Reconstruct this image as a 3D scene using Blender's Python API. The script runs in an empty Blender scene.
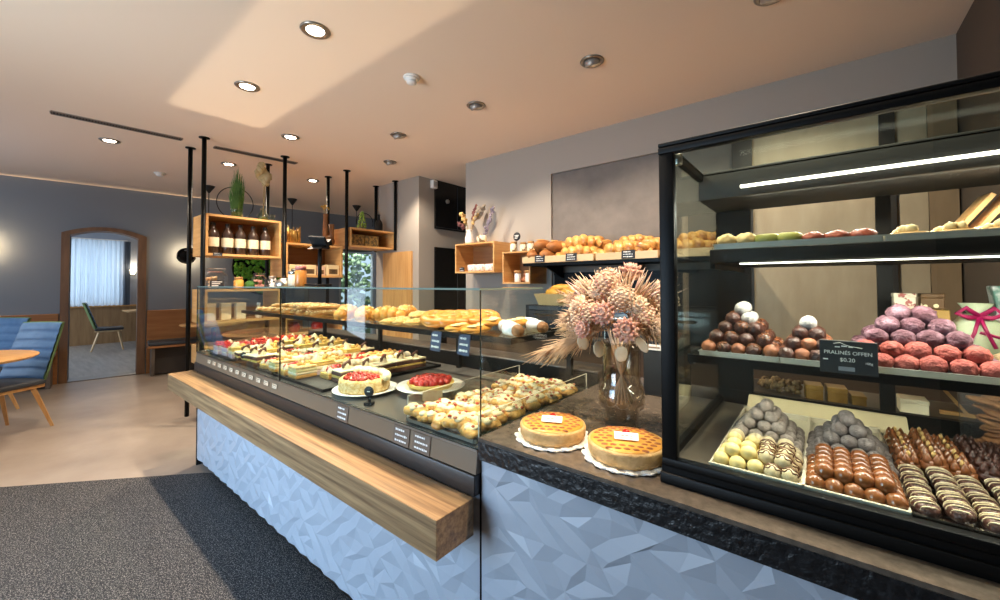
import bpy, bmesh, math, random
from mathutils import Vector, Matrix, Euler, noise
random.seed(7)
PI = math.pi
SC = bpy.context.scene
COL = SC.collection
ORD = ['first', 'second', 'third', 'fourth', 'fifth', 'sixth', 'seventh', 'eighth', 'ninth', 'tenth', 'eleventh', 'twelfth']
ZC = 2.77            # ceiling height


def lin(h):
    v = [int(h[i:i + 2], 16) / 255 for i in (0, 2, 4)]
    return [(c / 12.92 if c <= .04045 else ((c + .055) / 1.055) ** 2.4) for c in v] + [1.0]


# ---------------------------------------------------------------- materials
MATS = {}


def mat(name, col, rough=.5, metal=0., col2=None, vs=12., scale=(1, 1, 1), detail=4., bump=0., bs=120., spec=.5, coat=0., lo=.35, hi=.65, emit=0., sub=0., kind='noise'):
    if name in MATS:
        return MATS[name]
    m = bpy.data.materials.new(name)
    m.use_nodes = True
    nt = m.node_tree
    b = nt.nodes['Principled BSDF']
    b.inputs['Base Color'].default_value = lin(col)
    b.inputs['Roughness'].default_value = rough
    b.inputs['Metallic'].default_value = metal
    b.inputs['Specular IOR Level'].default_value = spec
    b.inputs['Coat Weight'].default_value = coat
    if sub:
        b.inputs['Subsurface Weight'].default_value = sub
        b.inputs['Subsurface Scale'].default_value = .01
    if emit:
        b.inputs['Emission Color'].default_value = lin(col)
        b.inputs['Emission Strength'].default_value = emit
    tc = nt.nodes.new('ShaderNodeTexCoord')
    mp = nt.nodes.new('ShaderNodeMapping')
    mp.inputs['Scale'].default_value = scale
    nt.links.new(tc.outputs['Object'], mp.inputs['Vector'])
    if col2:
        if kind == 'voronoi':
            n = nt.nodes.new('ShaderNodeTexVoronoi')
            n.inputs['Scale'].default_value = vs
            out = n.outputs['Distance']
        elif kind == 'wave':
            n = nt.nodes.new('ShaderNodeTexWave')
            n.inputs['Scale'].default_value = vs
            n.inputs['Distortion'].default_value = 3
            n.inputs['Detail'].default_value = 2
            out = n.outputs['Fac']
        else:
            n = nt.nodes.new('ShaderNodeTexNoise')
            n.inputs['Scale'].default_value = vs
            n.inputs['Detail'].default_value = detail
            n.inputs['Roughness'].default_value = .6
            out = n.outputs['Fac']
        nt.links.new(mp.outputs['Vector'], n.inputs['Vector'])
        r = nt.nodes.new('ShaderNodeValToRGB')
        r.color_ramp.elements[0].position = lo
        r.color_ramp.elements[0].color = lin(col)
        r.color_ramp.elements[1].position = hi
        r.color_ramp.elements[1].color = lin(col2)
        nt.links.new(out, r.inputs['Fac'])
        nt.links.new(r.outputs['Color'], b.inputs['Base Color'])
    if bump:
        n2 = nt.nodes.new('ShaderNodeTexNoise')
        n2.inputs['Scale'].default_value = bs
        n2.inputs['Detail'].default_value = 3
        nt.links.new(mp.outputs['Vector'], n2.inputs['Vector'])
        bp = nt.nodes.new('ShaderNodeBump')
        bp.inputs['Strength'].default_value = bump
        bp.inputs['Distance'].default_value = .01
        nt.links.new(n2.outputs['Fac'], bp.inputs['Height'])
        nt.links.new(bp.outputs['Normal'], b.inputs['Normal'])
    MATS[name] = m
    return m


def glass(name, tint='ffffff', refl=.05, rough=0., body=1.):
    """thin clear pane: transparent body with a Schlick reflection"""
    if name in MATS:
        return MATS[name]
    m = bpy.data.materials.new(name)
    m.use_nodes = True
    nt = m.node_tree
    nt.nodes.clear()
    out = nt.nodes.new('ShaderNodeOutputMaterial')
    mix = nt.nodes.new('ShaderNodeMixShader')
    tr = nt.nodes.new('ShaderNodeBsdfTransparent')
    gl = nt.nodes.new('ShaderNodeBsdfGlossy')
    tr.inputs['Color'].default_value = lin(tint)
    gl.inputs['Roughness'].default_value = rough
    gl.inputs['Color'].default_value = (1, 1, 1, 1)
    ge = nt.nodes.new('ShaderNodeNewGeometry')
    dot = nt.nodes.new('ShaderNodeVectorMath')
    dot.operation = 'DOT_PRODUCT'
    nt.links.new(ge.outputs['Normal'], dot.inputs[0])
    nt.links.new(ge.outputs['Incoming'], dot.inputs[1])
    ab = nt.nodes.new('ShaderNodeMath')
    ab.operation = 'ABSOLUTE'
    nt.links.new(dot.outputs['Value'], ab.inputs[0])
    su = nt.nodes.new('ShaderNodeMath')
    su.operation = 'SUBTRACT'
    su.inputs[0].default_value = 1.
    nt.links.new(ab.outputs[0], su.inputs[1])
    pw = nt.nodes.new('ShaderNodeMath')
    pw.operation = 'POWER'
    pw.inputs[1].default_value = 5.
    nt.links.new(su.outputs[0], pw.inputs[0])
    ma = nt.nodes.new('ShaderNodeMath')
    ma.operation = 'MULTIPLY_ADD'
    ma.inputs[1].default_value = (1 - refl) * body
    ma.inputs[2].default_value = refl
    nt.links.new(pw.outputs[0], ma.inputs[0])
    nt.links.new(ma.outputs[0], mix.inputs['Fac'])
    nt.links.new(tr.outputs[0], mix.inputs[1])
    nt.links.new(gl.outputs[0], mix.inputs[2])
    nt.links.new(mix.outputs[0], out.inputs['Surface'])
    MATS[name] = m
    return m


# oak in three grain directions
for ax, s in (('x', (1.2, 14, 14)), ('y', (14, 1.2, 14)), ('z', (14, 14, 1.2))):
    mat('oak_' + ax, 'c08a4e', .45, col2='dcae72', vs=1.6, scale=s, detail=6, lo=.3, hi=.7, bump=.08, bs=3)
    mat('oakgrey_' + ax, '8a7768', .5, col2='a89684', vs=1.6, scale=s, detail=6, lo=.3, hi=.7, bump=.08, bs=3)
    mat('oakpale_' + ax, 'c9a678', .5, col2='dcc096', vs=1.4, scale=s, detail=5, lo=.3, hi=.7)
    mat('oakdark_' + ax, '8d5c34', .45, col2='a87548', vs=1.4, scale=s, detail=5, lo=.3, hi=.7)
BLACK = mat('black_steel', '070707', .45, 0, spec=.18)
GLASSET = mat('glass_edge_pale', '7d8f84', .2)
BLACKM = mat('black_matt', '0f0f10', .6)
STEEL = mat('brushed_steel', 'b9b6b0', .28, 1.)
CHROME = mat('chrome', 'd8d8d8', .12, 1.)
WHITE = mat('white_paint', 'ece9e4', .5)
CREAM = mat('cream_card', 'efdfc0', .7)
SLATE = mat('slate_card', '1d2026', .6)
CHALK = mat('chalk_white', 'f2f2ee', .8)
GLASS = glass('clear_glass', 'f6fbf8', .045)
GLASSJ = glass('jar_glass', 'eef5f0', .06)
GLASSE = mat('glass_edge', '16261f', .15, spec=.8)
SMOKE = glass('smoked_glass', 'ece8e2', .07)
ACRYL = glass('acrylic', 'f4f4f2', .05)
ACRYLE = mat('acrylic_edge', 'd8cdb8', .3)


# ---------------------------------------------------------------- mesh builder
class MB:
    """collects shapes (local coordinates) into ONE mesh; every shape takes a material slot"""

    def __init__(self):
        self.bm = bmesh.new()
        self.mats = []

    def slot(self, m):
        if m is None:
            return 0
        if m not in self.mats:
            self.mats.append(m)
        return self.mats.index(m)

    def _merge(self, b, m, smooth):
        i = self.slot(m)
        for f in b.faces:
            f.material_index = i
            f.smooth = smooth
        me = bpy.data.meshes.new('t')
        b.to_mesh(me)
        b.free()
        self.bm.from_mesh(me)
        bpy.data.meshes.remove(me)
        return self

    def box(self, x0, x1, y0, y1, z0, z1, m=None, bev=0., rot=None, seg=2):
        b = bmesh.new()
        bmesh.ops.create_cube(b, size=1)
        cx, cy, cz = (x0 + x1) / 2, (y0 + y1) / 2, (z0 + z1) / 2
        for v in b.verts:
            v.co = Vector((v.co.x * (x1 - x0), v.co.y * (y1 - y0), v.co.z * (z1 - z0)))
        if bev:
            bmesh.ops.bevel(b, geom=list(b.edges), offset=bev, segments=seg, affect='EDGES', profile=.5)
        R = Euler(rot).to_matrix() if rot else None
        for v in b.verts:
            if R:
                v.co = R @ v.co
            v.co += Vector((cx, cy, cz))
        return self._merge(b, m, bool(bev) and seg > 1)

    def ball(self, c, r, m=None, sub=2, rough=0., ns=3., rot=None, seed=0., flat=None):
        b = bmesh.new()
        bmesh.ops.create_icosphere(b, subdivisions=sub, radius=1)
        if not hasattr(r, '__len__'):
            r = (r, r, r)
        R = Euler(rot).to_matrix() if rot else None
        for v in b.verts:
            d = v.co.normalized()
            k = 1 + rough * noise.noise(d * ns + Vector((seed * 7.3, seed * 3.1, seed))) if rough else 1
            p = Vector((d.x * r[0] * k, d.y * r[1] * k, d.z * r[2] * k))
            if flat is not None and p.z < flat * r[2]:
                p.z = flat * r[2]
            if R:
                p = R @ p
            v.co = p + Vector(c)
        return self._merge(b, m, True)

    def lathe(self, prof, c=(0, 0, 0), m=None, n=24, smooth=True, rot=None, cap=True, sx=1., sy=1.):
        b = bmesh.new()
        rings = []
        for r, z in prof:
            if r < 1e-6:
                rings.append([b.verts.new((0, 0, z))])
            else:
                rings.append([b.verts.new((sx * r * math.cos(2 * PI * k / n), sy * r * math.sin(2 * PI * k / n), z)) for k in range(n)])
        for a, d in zip(rings, rings[1:]):
            for k in range(n):
                k2 = (k + 1) % n
                if len(a) == 1 and len(d) == 1:
                    continue
                if len(a) == 1:
                    b.faces.new((a[0], d[k2], d[k]))
                elif len(d) == 1:
                    b.faces.new((a[k], a[k2], d[0]))
                else:
                    b.faces.new((a[k], a[k2], d[k2], d[k]))
        if cap:
            for ring, flip in ((rings[0], True), (rings[-1], False)):
                if len(ring) > 1:
                    b.faces.new(ring[::-1] if flip else ring)
        R = Euler(rot).to_matrix() if rot else None
        for v in b.verts:
            if R:
                v.co = R @ v.co
            v.co += Vector(c)
        return self._merge(b, m, smooth)

    def tube(self, pts, r, m=None, n=8, closed=False, sq=1.):
        pts = [Vector(p) for p in pts]
        b = bmesh.new()
        rings = []
        L = len(pts)
        up0 = None
        for i, p in enumerate(pts):
            if closed:
                t = pts[(i + 1) % L] - pts[i - 1]
            else:
                t = pts[min(i + 1, L - 1)] - pts[max(i - 1, 0)]
            t.normalize()
            if up0 is None:
                ref = Vector((0, 0, 1)) if abs(t.z) < .9 else Vector((1, 0, 0))
                s = t.cross(ref).normalized()
            else:
                s = (up0 - t * up0.dot(t)).normalized()
            up0 = s
            w = s.cross(t)
            rr = r[i] if hasattr(r, '__len__') else r
            rings.append([b.verts.new(p + s * (rr * math.cos(2 * PI * k / n)) + w * (rr * sq * math.sin(2 * PI * k / n))) for k in range(n)])
        for i in range(L if closed else L - 1):
            a, d = rings[i], rings[(i + 1) % L]
            for k in range(n):
                k2 = (k + 1) % n
                b.faces.new((a[k], a[k2], d[k2], d[k]))
        if not closed:
            b.faces.new(rings[0][::-1])
            b.faces.new(rings[-1])
        return self._merge(b, m, n > 4)

    def prism(self, poly, z0, z1, m=None, axis='z', bev=0.):
        """extruded polygon; axis z: poly=(x,y); axis y: poly=(x,z); axis x: poly=(y,z)"""
        b = bmesh.new()

        def P(p, t):
            return {'z': (p[0], p[1], t), 'y': (p[0], t, p[1]), 'x': (t, p[0], p[1])}[axis]
        lo = [b.verts.new(P(p, z0)) for p in poly]
        hi = [b.verts.new(P(p, z1)) for p in poly]
        n = len(poly)
        b.faces.new(lo[::-1])
        b.faces.new(hi)
        for k in range(n):
            b.faces.new((lo[k], lo[(k + 1) % n], hi[(k + 1) % n], hi[k]))
        bmesh.ops.recalc_face_normals(b, faces=b.faces)
        if bev:
            bmesh.ops.bevel(b, geom=list(b.edges), offset=bev, segments=2, affect='EDGES', profile=.5)
        return self._merge(b, m, False)

    def mesh(self, verts, faces, m=None, smooth=False):
        b = bmesh.new()
        vs = [b.verts.new(v) for v in verts]
        for f in faces:
            try:
                b.faces.new([vs[i] for i in f])
            except ValueError:
                pass
        return self._merge(b, m, smooth)

    def text(self, s, size, M4, m=None, depth=.0006, align='CENTER'):
        cu = bpy.data.curves.new('t', 'FONT')
        cu.body = s
        cu.size = size
        cu.align_x = align
        cu.extrude = depth
        o = bpy.data.objects.new('t', cu)
        COL.objects.link(o)
        dg = bpy.context.evaluated_depsgraph_get()
        me = bpy.data.meshes.new_from_object(o.evaluated_get(dg))
        bpy.data.objects.remove(o)
        bpy.data.curves.remove(cu)
        me.transform(M4)
        i = self.slot(m)
        n0 = len(self.bm.faces)
        self.bm.from_mesh(me)
        self.bm.faces.ensure_lookup_table()
        for f in self.bm.faces[n0:]:
            f.material_index = i
        bpy.data.meshes.remove(me)
        return self

    def move(self, M4):
        self.bm.transform(M4)
        return self

    def build(self, name, m=None, parent=None, loc=None, rot=None):
        me = bpy.data.meshes.new(name)
        if m is not None and not self.mats:
            self.mats = [m]
        self.bm.to_mesh(me)
        self.bm.free()
        for x in self.mats:
            me.materials.append(x)
        o = bpy.data.objects.new(name, me)
        COL.objects.link(o)
        if parent is not None:
            o.parent = parent
        if loc is not None:
            o.location = loc
        if rot is not None:
            o.rotation_euler = rot
        return o


def tag(o, label, cat, group=None):
    o['label'] = label
    o['category'] = cat
    if group:
        o['group'] = group
    return o


def thing(name, label, cat, loc=(0, 0, 0), rotz=0., group=None, rot=None, scale=None):
    o = bpy.data.objects.new(name, None)
    o.empty_display_size = .05
    COL.objects.link(o)
    o.location = loc
    o.rotation_euler = rot if rot else (0, 0, rotz)
    if scale:
        o.scale = (scale,) * 3 if not hasattr(scale, '__len__') else scale
    return tag(o, label, cat, group)


def struct(name, mb, m=None, **k):
    o = mb.build(name, m, **k)
    o['kind'] = 'structure'
    return o


def dup(o, loc, rot=None, label=None, scale=None, group=None):
    """a copy of a thing with copies of its parts and sub-parts"""
    c = o.copy()
    COL.objects.link(c)
    c.location = loc
    if rot is not None:
        c.rotation_euler = rot if hasattr(rot, '__len__') else (0, 0, rot)
    if scale is not None:
        c.scale = (scale,) * 3 if not hasattr(scale, '__len__') else scale
    if label:
        c['label'] = label
    if group:
        c['group'] = group
    for ch in list(o.children):
        d = ch.copy()
        COL.objects.link(d)
        d.parent = c
        for g in ch.children:
            e = g.copy()
            COL.objects.link(e)
            e.parent = d
    return c


class Kind:
    """first put() uses the prototype itself, later ones copy it"""

    def __init__(self, proto):
        self.p = proto
        self.used = False

    def put(self, loc, rot=0., label=None, scale=None, group=None):
        if self.used:
            return dup(self.p, loc, rot, label, scale, group)
        self.used = True
        o = self.p
        o.location = loc
        o.rotation_euler = rot if hasattr(rot, '__len__') else (0, 0, rot)
        if scale is not None:
            o.scale = (scale,) * 3 if not hasattr(scale, '__len__') else scale
        if label:
            o['label'] = label
        if group:
            o['group'] = group
        return o


def jit(a):
    return random.uniform(-a, a)


# left wall runs slightly out of square: u along it, v out into the room
LWT = math.atan(.125)


def LW(u, v, z):
    return Vector((-8.2 + math.sin(LWT) * u + math.cos(LWT) * v, math.cos(LWT) * u - math.sin(LWT) * v, z))
# ---------------------------------------------------------------- camera
def make_camera():
    A, P, R = math.radians(38.9), math.radians(1.25), math.radians(-.1664)
    F = Vector((-math.sin(A) * math.cos(P), math.cos(A) * math.cos(P), math.sin(P)))
    r = Vector((math.cos(A), math.sin(A), 0))
    u = r.cross(F)
    r2 = math.cos(R) * r + math.sin(R) * u
    u2 = math.cos(R) * u - math.sin(R) * r
    M4 = Matrix(((r2.x, u2.x, -F.x, 0), (r2.y, u2.y, -F.y, 0), (r2.z, u2.z, -F.z, 1.35), (0, 0, 0, 1)))
    cam = bpy.data.cameras.new('camera')
    cam.sensor_width = 36
    cam.lens = 36 * .398716
    cam.shift_y = -.02512
    cam.clip_start = .02
    o = bpy.data.objects.new('camera', cam)
    COL.objects.link(o)
    o.matrix_world = M4
    SC.camera = o


make_camera()
vs_ = SC.view_settings
vs_.view_transform = 'Standard'
vs_.look = 'None'
vs_.exposure = .62
vs_.gamma = 1
vs_.use_curve_mapping = False
SC.cycles.use_denoising = True
SC.cycles.max_bounces = 14
SC.cycles.transparent_max_bounces = 24
SC.cycles.sample_clamp_indirect = 4
SC.cycles.caustics_reflective = False
SC.cycles.caustics_refractive = False

w = bpy.data.worlds.new('daylight')
SC.world = w
w.use_nodes = True
w.node_tree.nodes['Background'].inputs['Color'].default_value = (.62, .78, 1, 1)
w.node_tree.nodes['Background'].inputs['Strength'].default_value = .8

# ---------------------------------------------------------------- surfaces of the room
M_FLOOR = mat('floor_stone', '8b7d70', .38, col2='a09284', vs=2.2, detail=8, lo=.32, hi=.7, bump=.04, bs=40)
M_CEIL = mat('ceiling_plaster', 'f2dfcd', .85, bump=.05, bs=220)
M_WALL = mat('wall_grey', 'a39b92', .8, bump=.12, bs=260)
M_WALLB = mat('wall_bluegrey', '79818a', .8, bump=.15, bs=260)
M_WALLD = mat('wall_brown', '554a42', .8, bump=.15, bs=260)
M_PLASTER = mat('plaster_grey', '6a635d', .65, col2='7e766f', vs=5, detail=9, lo=.3, hi=.7, bump=.15, bs=30)
M_ROOM2 = mat('wall_paleblue', '9aa4b4', .8)
M_FLOOR2 = mat('floor_ashboards', '8f8c8a', .45, col2='a9a6a3', vs=2, scale=(1, 8, 1), detail=5)

struct('floor', MB().box(-8.35, 1.2, -2.6, 6.2, -.1, 0), M_FLOOR)
struct('floor_side', MB().box(-13.2, -8.35, -2.6, 6.2, -.1, -.001), M_FLOOR2)
struct('ceiling', MB().box(-13.2, 1.2, -2.6, 6.2, ZC, ZC + .1), M_CEIL)

# back wall with the shallow niche behind the counter
bw = MB()
bw.box(-3.25, -2.08, 3.39, 3.6, 0, ZC)
bw.box(-2.08, .62, 3.39, 3.6, 2.44, ZC)
bw.box(-2.08, .62, 3.44, 3.6, 0, 2.44)
struct('wall_back', bw, M_WALL)
struct('trim_1', MB().box(-2.08, -.5, 3.415, 3.44, .9, 2.44), M_PLASTER)
struct('wall_right', MB().box(.62, .8, -2.6, 3.6, 0, ZC), M_WALLD)
# pier beside the passage and the passage itself
struct('wall_pier', MB().box(-5.05, -4.10, 3.39, 5.4, 0, ZC), M_WALL)
struct('wall_passage', MB().box(-4.10, -2.6, 4.9, 5.1, 0, ZC).box(-3.25, -3.05, 3.6, 4.9, 0, ZC), M_WALL)
struct('wall_far', MB().box(-8.6, -4.1, 6.0, 6.2, 0, ZC), M_WALLB)

# left wall: arched doorway and a window
lw = MB()


def arch_z(u):
    t = (u - .907) / .352
    return 2.045 + .085 * (1 - t * t)


lw.box(-.25, 0, -2.7, .555, 0, ZC + .04)
us = [.555 + .704 * k / 14 for k in range(15)]
lw.prism([(u, arch_z(u)) for u in us] + [(1.259, ZC + .04), (.555, ZC + .04)], -.25, 0, axis='x')
lw.box(-.25, 0, 1.259, 4.3, 0, ZC + .04)
lw.box(-.25, 0, 4.3, 5.13, 2.07, ZC + .04)
lw.box(-.25, 0, 5.13, 6.3, 0, ZC + .04)
struct('wall_left', lw, M_WALLB, loc=(-8.2, 0, 0), rot=(0, 0, -LWT))

# door casing of the arched opening
M_CASE = mat('casing_walnut', '6b4f3a', .5, col2='866448', vs=1.5, scale=(10, 10, 1.2), detail=5)
dc = MB()
dc.box(-.27, .025, .475, .555, 0, 2.045)
dc.box(-.27, .025, 1.259, 1.355, 0, 2.045)
u0 = [.475 + .88 * k / 18 for k in range(19)]


def arch_o(u):
    t = (u - .915) / .44
    return 2.075 + .105 * (1 - t * t)


dc.prism([(u, arch_z(u) - .001) for u in us] + [(1.355, 2.045)] + [(u, arch_o(u)) for u in u0[::-1]] + [(.475, 2.045)], -.27, .025, axis='x')
struct('door_1', dc, M_CASE, loc=(-8.2, 0, 0), rot=(0, 0, -LWT))
struct('trim_2', MB().box(-.26, .02, .555, 1.259, 0, .012), mat('threshold', '8c8884', .35, .6), loc=(-8.2, 0, 0), rot=(0, 0, -LWT))

# glazed door to the garden at the far end of the left wall
wf = MB()
for a, b, c, d in ((4.30, 4.37, 0, 2.07), (5.06, 5.13, 0, 2.07), (4.37, 5.06, 2.0, 2.07), (4.37, 5.06, 0, .12)):
    wf.box(-.16, -.06, a, b, c, d)
win = struct('window_1', wf, mat('frame_paleblue', 'c5cfdb', .5), loc=(-8.2, 0, 0), rot=(0, 0, -LWT))
MB().box(-.115, -.105, 4.37, 5.06, .12, 2.0).build('window_pane', GLASS, win)

# the side room behind the arch
struct('wall_side_far', MB().box(-13.2, -12.9, -2.6, .80, 0, ZC).box(-13.2, -12.9, .80, 1.72, 0, .86).box(-13.2, -12.9, .80, 1.72, 2.36, ZC).box(-13.2, -12.9, 1.72, 6.2, 0, ZC), M_ROOM2)
struct('wall_side_left', MB().box(-12.9, -8.6, -2.6, -2.4, 0, ZC), M_ROOM2)
struct('wall_side_right', MB().box(-12.9, -8.05, 3.2, 3.4, 0, ZC), M_ROOM2)
wf = MB()
for a, b, c, d in ((.80, .86, .86, 2.36), (1.66, 1.72, .86, 2.36), (1.23, 1.29, .86, 2.36), (.86, 1.66, .86, .92), (.86, 1.66, 2.30, 2.36)):
    wf.box(-13.05, -12.98, a, b, c, d)
win2 = struct('window_2', wf, WHITE)
MB().box(-13.02, -13.01, .86, 1.66, .92, 2.30).build('window_pane', GLASS, win2)
struct('trim_3', MB().box(-12.9, -12.86, -2.0, 3.2, 0, .84), mat('wainscot_oak', '8f6f4e', .5, col2='a98861', vs=1.4, scale=(10, 10, 1), detail=5))
struct('trim_4', MB().box(-12.9, -12.80, -2.0, 3.2, .84, .875), MATS['oak_y'])

# shop front behind the viewer: a tall window
fw = MB()
fw.box(-8.4, -6.2, -2.3, -2.1, 0, ZC)
fw.box(-6.2, -3.45, -2.3, -2.1, 0, ZC)
fw.box(-1.32, .62, -2.3, -2.1, 0, ZC)
fw.box(-3.45, -1.32, -2.3, -2.1, 2.45, ZC)
fw.box(-3.45, -1.32, -2.3, -2.1, 0, .25)
struct('wall_front', fw, M_WALL)
for i, (a, b) in enumerate(((-3.45, -1.32),)):
    f = MB()
    f.box(a, a + .06, -2.25, -2.17, .25, 2.45).box(b - .06, b, -2.25, -2.17, .25, 2.45)
    f.box(a, b, -2.25, -2.17, .25, .31).box(a, b, -2.25, -2.17, 2.39, 2.45).box((a + b) / 2 - .03, (a + b) / 2 + .03, -2.25, -2.17, .3, 2.4)
    o = struct('window_%d' % (i + 3), f, BLACKM)
    MB().box(a + .05, b - .05, -2.215, -2.205, .3, 2.4).build('window_pane', GLASS, o)


# ---------------------------------------------------------------- light
def area(name, loc, rot, sx, sy, power, col=(1, 1, 1), spread=180):
    d = bpy.data.lights.new(name, 'AREA')
    d.shape = 'RECTANGLE'
    d.size, d.size_y = sx, sy
    d.energy = power
    d.color = col
    d.spread = math.radians(spread)
    o = bpy.data.objects.new(name, d)
    COL.objects.link(o)
    o.location = loc
    o.rotation_euler = rot
    return o


def spot(name, loc, aim, power, col, size=110, blend=.7, rad=.04):
    d = bpy.data.lights.new(name, 'SPOT')
    d.energy = power
    d.color = col
    d.spot_size = math.radians(size)
    d.spot_blend = blend
    d.shadow_soft_size = rad
    o = bpy.data.objects.new(name, d)
    COL.objects.link(o)
    o.location = loc
    o.rotation_euler = (Vector(aim) - Vector(loc)).to_track_quat('-Z', 'Y').to_euler()
    return o


WARM = (1, .83, .64)
DAY = (.42, .66, 1)
# daylight through the shop windows
area('daylight_front', (-2.385, -2.32, 1.40), (PI / 2 - .50, 0, 0), 2.05, 2.0, 44, DAY, 105)
area('ceiling_fill', (-2.385, -2.30, 1.0), (PI / 2 + .55, 0, 0), 2.05, 1.2, 36, (.84, .91, 1), 120)  # uplight added to brighten the ceiling, as if bounced off the pavement
# daylight at the side room window and at the garden door
area('side_room_light', (-13.3, 1.26, 1.6), (0, -PI / 2, 0), 1.4, .9, 8, (.80, .89, 1))
area('side_room_light', (-11.0, -2.3, 1.5), (PI / 2, 0, 0), 2.5, 1.8, 60, (.75, .87, 1))  # fill lamp for the side room, set before a windowless wall
# cool fill lamp added to light the seating side, left of the viewer
area('seating_fill', (-6.6, -2.05, 1.6), (PI / 2, 0, .35), 2.6, 2.2, 46, (.62, .78, 1))
area('daylight_garden', LW(4.75, -.95, 2.72), (0, 0, -LWT), 1.0, 1.4, 60, (1, 1, 1))
# ---------------------------------------------------------------- ceiling fittings
M_LENS = mat('lamp_lens', 'fff0d8', .3, emit=22)
M_RIM = mat('lamp_rim', '9c948b', .3, .9)


def downlight(label):
    t = thing('ceiling_downlight', label, 'ceiling lamp', group='recessed ceiling downlights')
    MB().lathe([(.046, 0), (.078, 0), (.080, -.004), (.070, -.012), (.050, -.009), (.046, -.003)], n=32, cap=False).build('trim_ring', M_RIM, t)
    MB().lathe([(.050, -.001), (.044, -.008), (.036, -.0095), (0, -.0105)], n=24).build('lens', M_LENS, t)
    return t


def swivel(label):
    t = thing('ceiling_downlight', label, 'ceiling lamp', group='tilted ceiling downlights')
    MB().lathe([(.046, 0), (.074, 0), (.076, -.004), (.068, -.011), (.050, -.008), (.046, -.003)], n=32, cap=False).build('trim_ring', M_RIM, t)
    h = MB().lathe([(0, .02), (.049, .018), (.049, -.016), (.045, -.022), (.041, -.018), (.04, -.008), (0, -.006)], n=24, rot=(.5, 0, 0), c=(0, 0, -.006)).build('swivel_head', mat('swivel_grey', 'a39c96', .35, .5), t)
    MB().lathe([(0, -.0115), (.038, -.0105), (.038, -.008), (0, -.008)], n=20, rot=(.5, 0, 0), c=(0, 0, -.006)).build('lens', M_LENS, h)
    return t


K = Kind(downlight('x'))
for (x, y), lb in (
        ((-2.18, 1.065), 'glowing ceiling downlight nearest the viewer, above the pastry case'),
        ((-3.18, 1.065), 'glowing ceiling downlight above the pastry case, second from the viewer'),
        ((-3.96, 1.70), 'glowing ceiling downlight between the pastry case and the hanging shelves'),
        ((-5.43, .62), 'glowing ceiling downlight beside the air slot nearest the seating corner'),
        ((-5.42, 1.63), 'glowing ceiling downlight beyond the hanging bottle shelf'),
        ((-5.40, 2.62), 'glowing ceiling downlight beyond the lower hanging shelf with small boxes')):
    K.put((x, y, ZC), 0, lb)
    spot('downlight', (x, y, ZC - .03), (x, y, 0), 145 if x > -4.2 else 75, WARM, 118, .8)
K = Kind(swivel('x'))
for (x, y), lb in (
        ((-3.89, 2.79), 'tilted ceiling downlight farthest from the viewer, in front of the grey pier'),
        ((-3.12, 2.33), 'tilted ceiling downlight behind the smoke detector, fourth along the back row'),
        ((-2.12, 2.33), 'tilted ceiling downlight above the oak wall boxes'),
        ((-1.12, 2.33), 'tilted ceiling downlight in front of the grey plaster panel'),
        ((-.17, 2.35), 'tilted ceiling downlight cut off by the top edge of the photo')):
    K.put((x, y, ZC), 0, lb)
    spot('downlight_tilted', (x, y + .01, ZC - .045), (x, y + .62, 1.5), 66, WARM, 95, .7)

for x in (-1.18, -.18):      # the same row goes on over the viewer
    spot('downlight', (x, 1.065, ZC - .03), (x, 1.065, 0), 110, WARM, 118, .8)

# smoke detectors
t = thing('smoke_detector', 'round white smoke detector on the ceiling above the pastry case', 'smoke detector', (-2.17, 1.73, ZC))
MB().lathe([(0, -.012), (.055, -.012), (.058, -.006), (.056, 0), (0, 0)], n=32).build('base', WHITE, t)
MB().lathe([(0, -.05), (.02, -.05), (.034, -.042), (.036, -.034), (.030, -.031), (.030, -.026), (.044, -.022), (.046, -.014), (0, -.012)], n=32).build('sensor_head', WHITE, t)
t = thing('smoke_detector', 'small white ceiling sensor far back over the seating corner', 'smoke detector', (-6.53, 1.21, ZC))
MB().lathe([(0, -.012), (.06, -.012), (.062, -.004), (.06, 0), (0, 0)], n=24).build('base', WHITE, t)
MB().lathe([(0, -.045), (.03, -.043), (.04, -.03), (.045, -.014), (0, -.012)], n=24).build('sensor_head', WHITE, t)

# slot air vents
M_DARK = mat('slot_dark', '1b1715', .8)
for (x0, y0), (x1, y1), lb in (((-4.905, .21), (-4.845, 1.06), 'slotted ceiling air vent nearest the seating corner'), ((-4.86, 1.33), (-4.78, 2.12), 'slotted ceiling air vent above the hanging oak shelves')):
    L = math.hypot(x1 - x0, y1 - y0)
    t = thing('ceiling_vent', lb, 'air vent', ((x0 + x1) / 2, (y0 + y1) / 2, ZC), -math.atan2(x1 - x0, y1 - y0))
    MB().box(-.042, .042, -L / 2, L / 2, -.003, 0, M_DARK).build('slot', None, t)
    f = MB().box(-.050, -.038, -L / 2, L / 2, -.006, 0).box(.038, .050, -L / 2, L / 2, -.006, 0).box(-.03, .03, -L / 2 - .006, -L / 2, -.006, 0).box(-.03, .03, L / 2, L / 2 + .006, -.006, 0)
    f.build('frame', mat('vent_frame', '8d8279', .5), t)
    g = MB()
    for k in range(46):
        y = -L / 2 + (k + .5) * L / 46
        g.box(-.039, .039, y - .005, y + .005, -.005, -.003)
    g.build('grille', mat('vent_grille', '5d544d', .5), t)

# pendant lamps over the far tables
M_SHADE = mat('pendant_black', '1a1a1b', .45)


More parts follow.
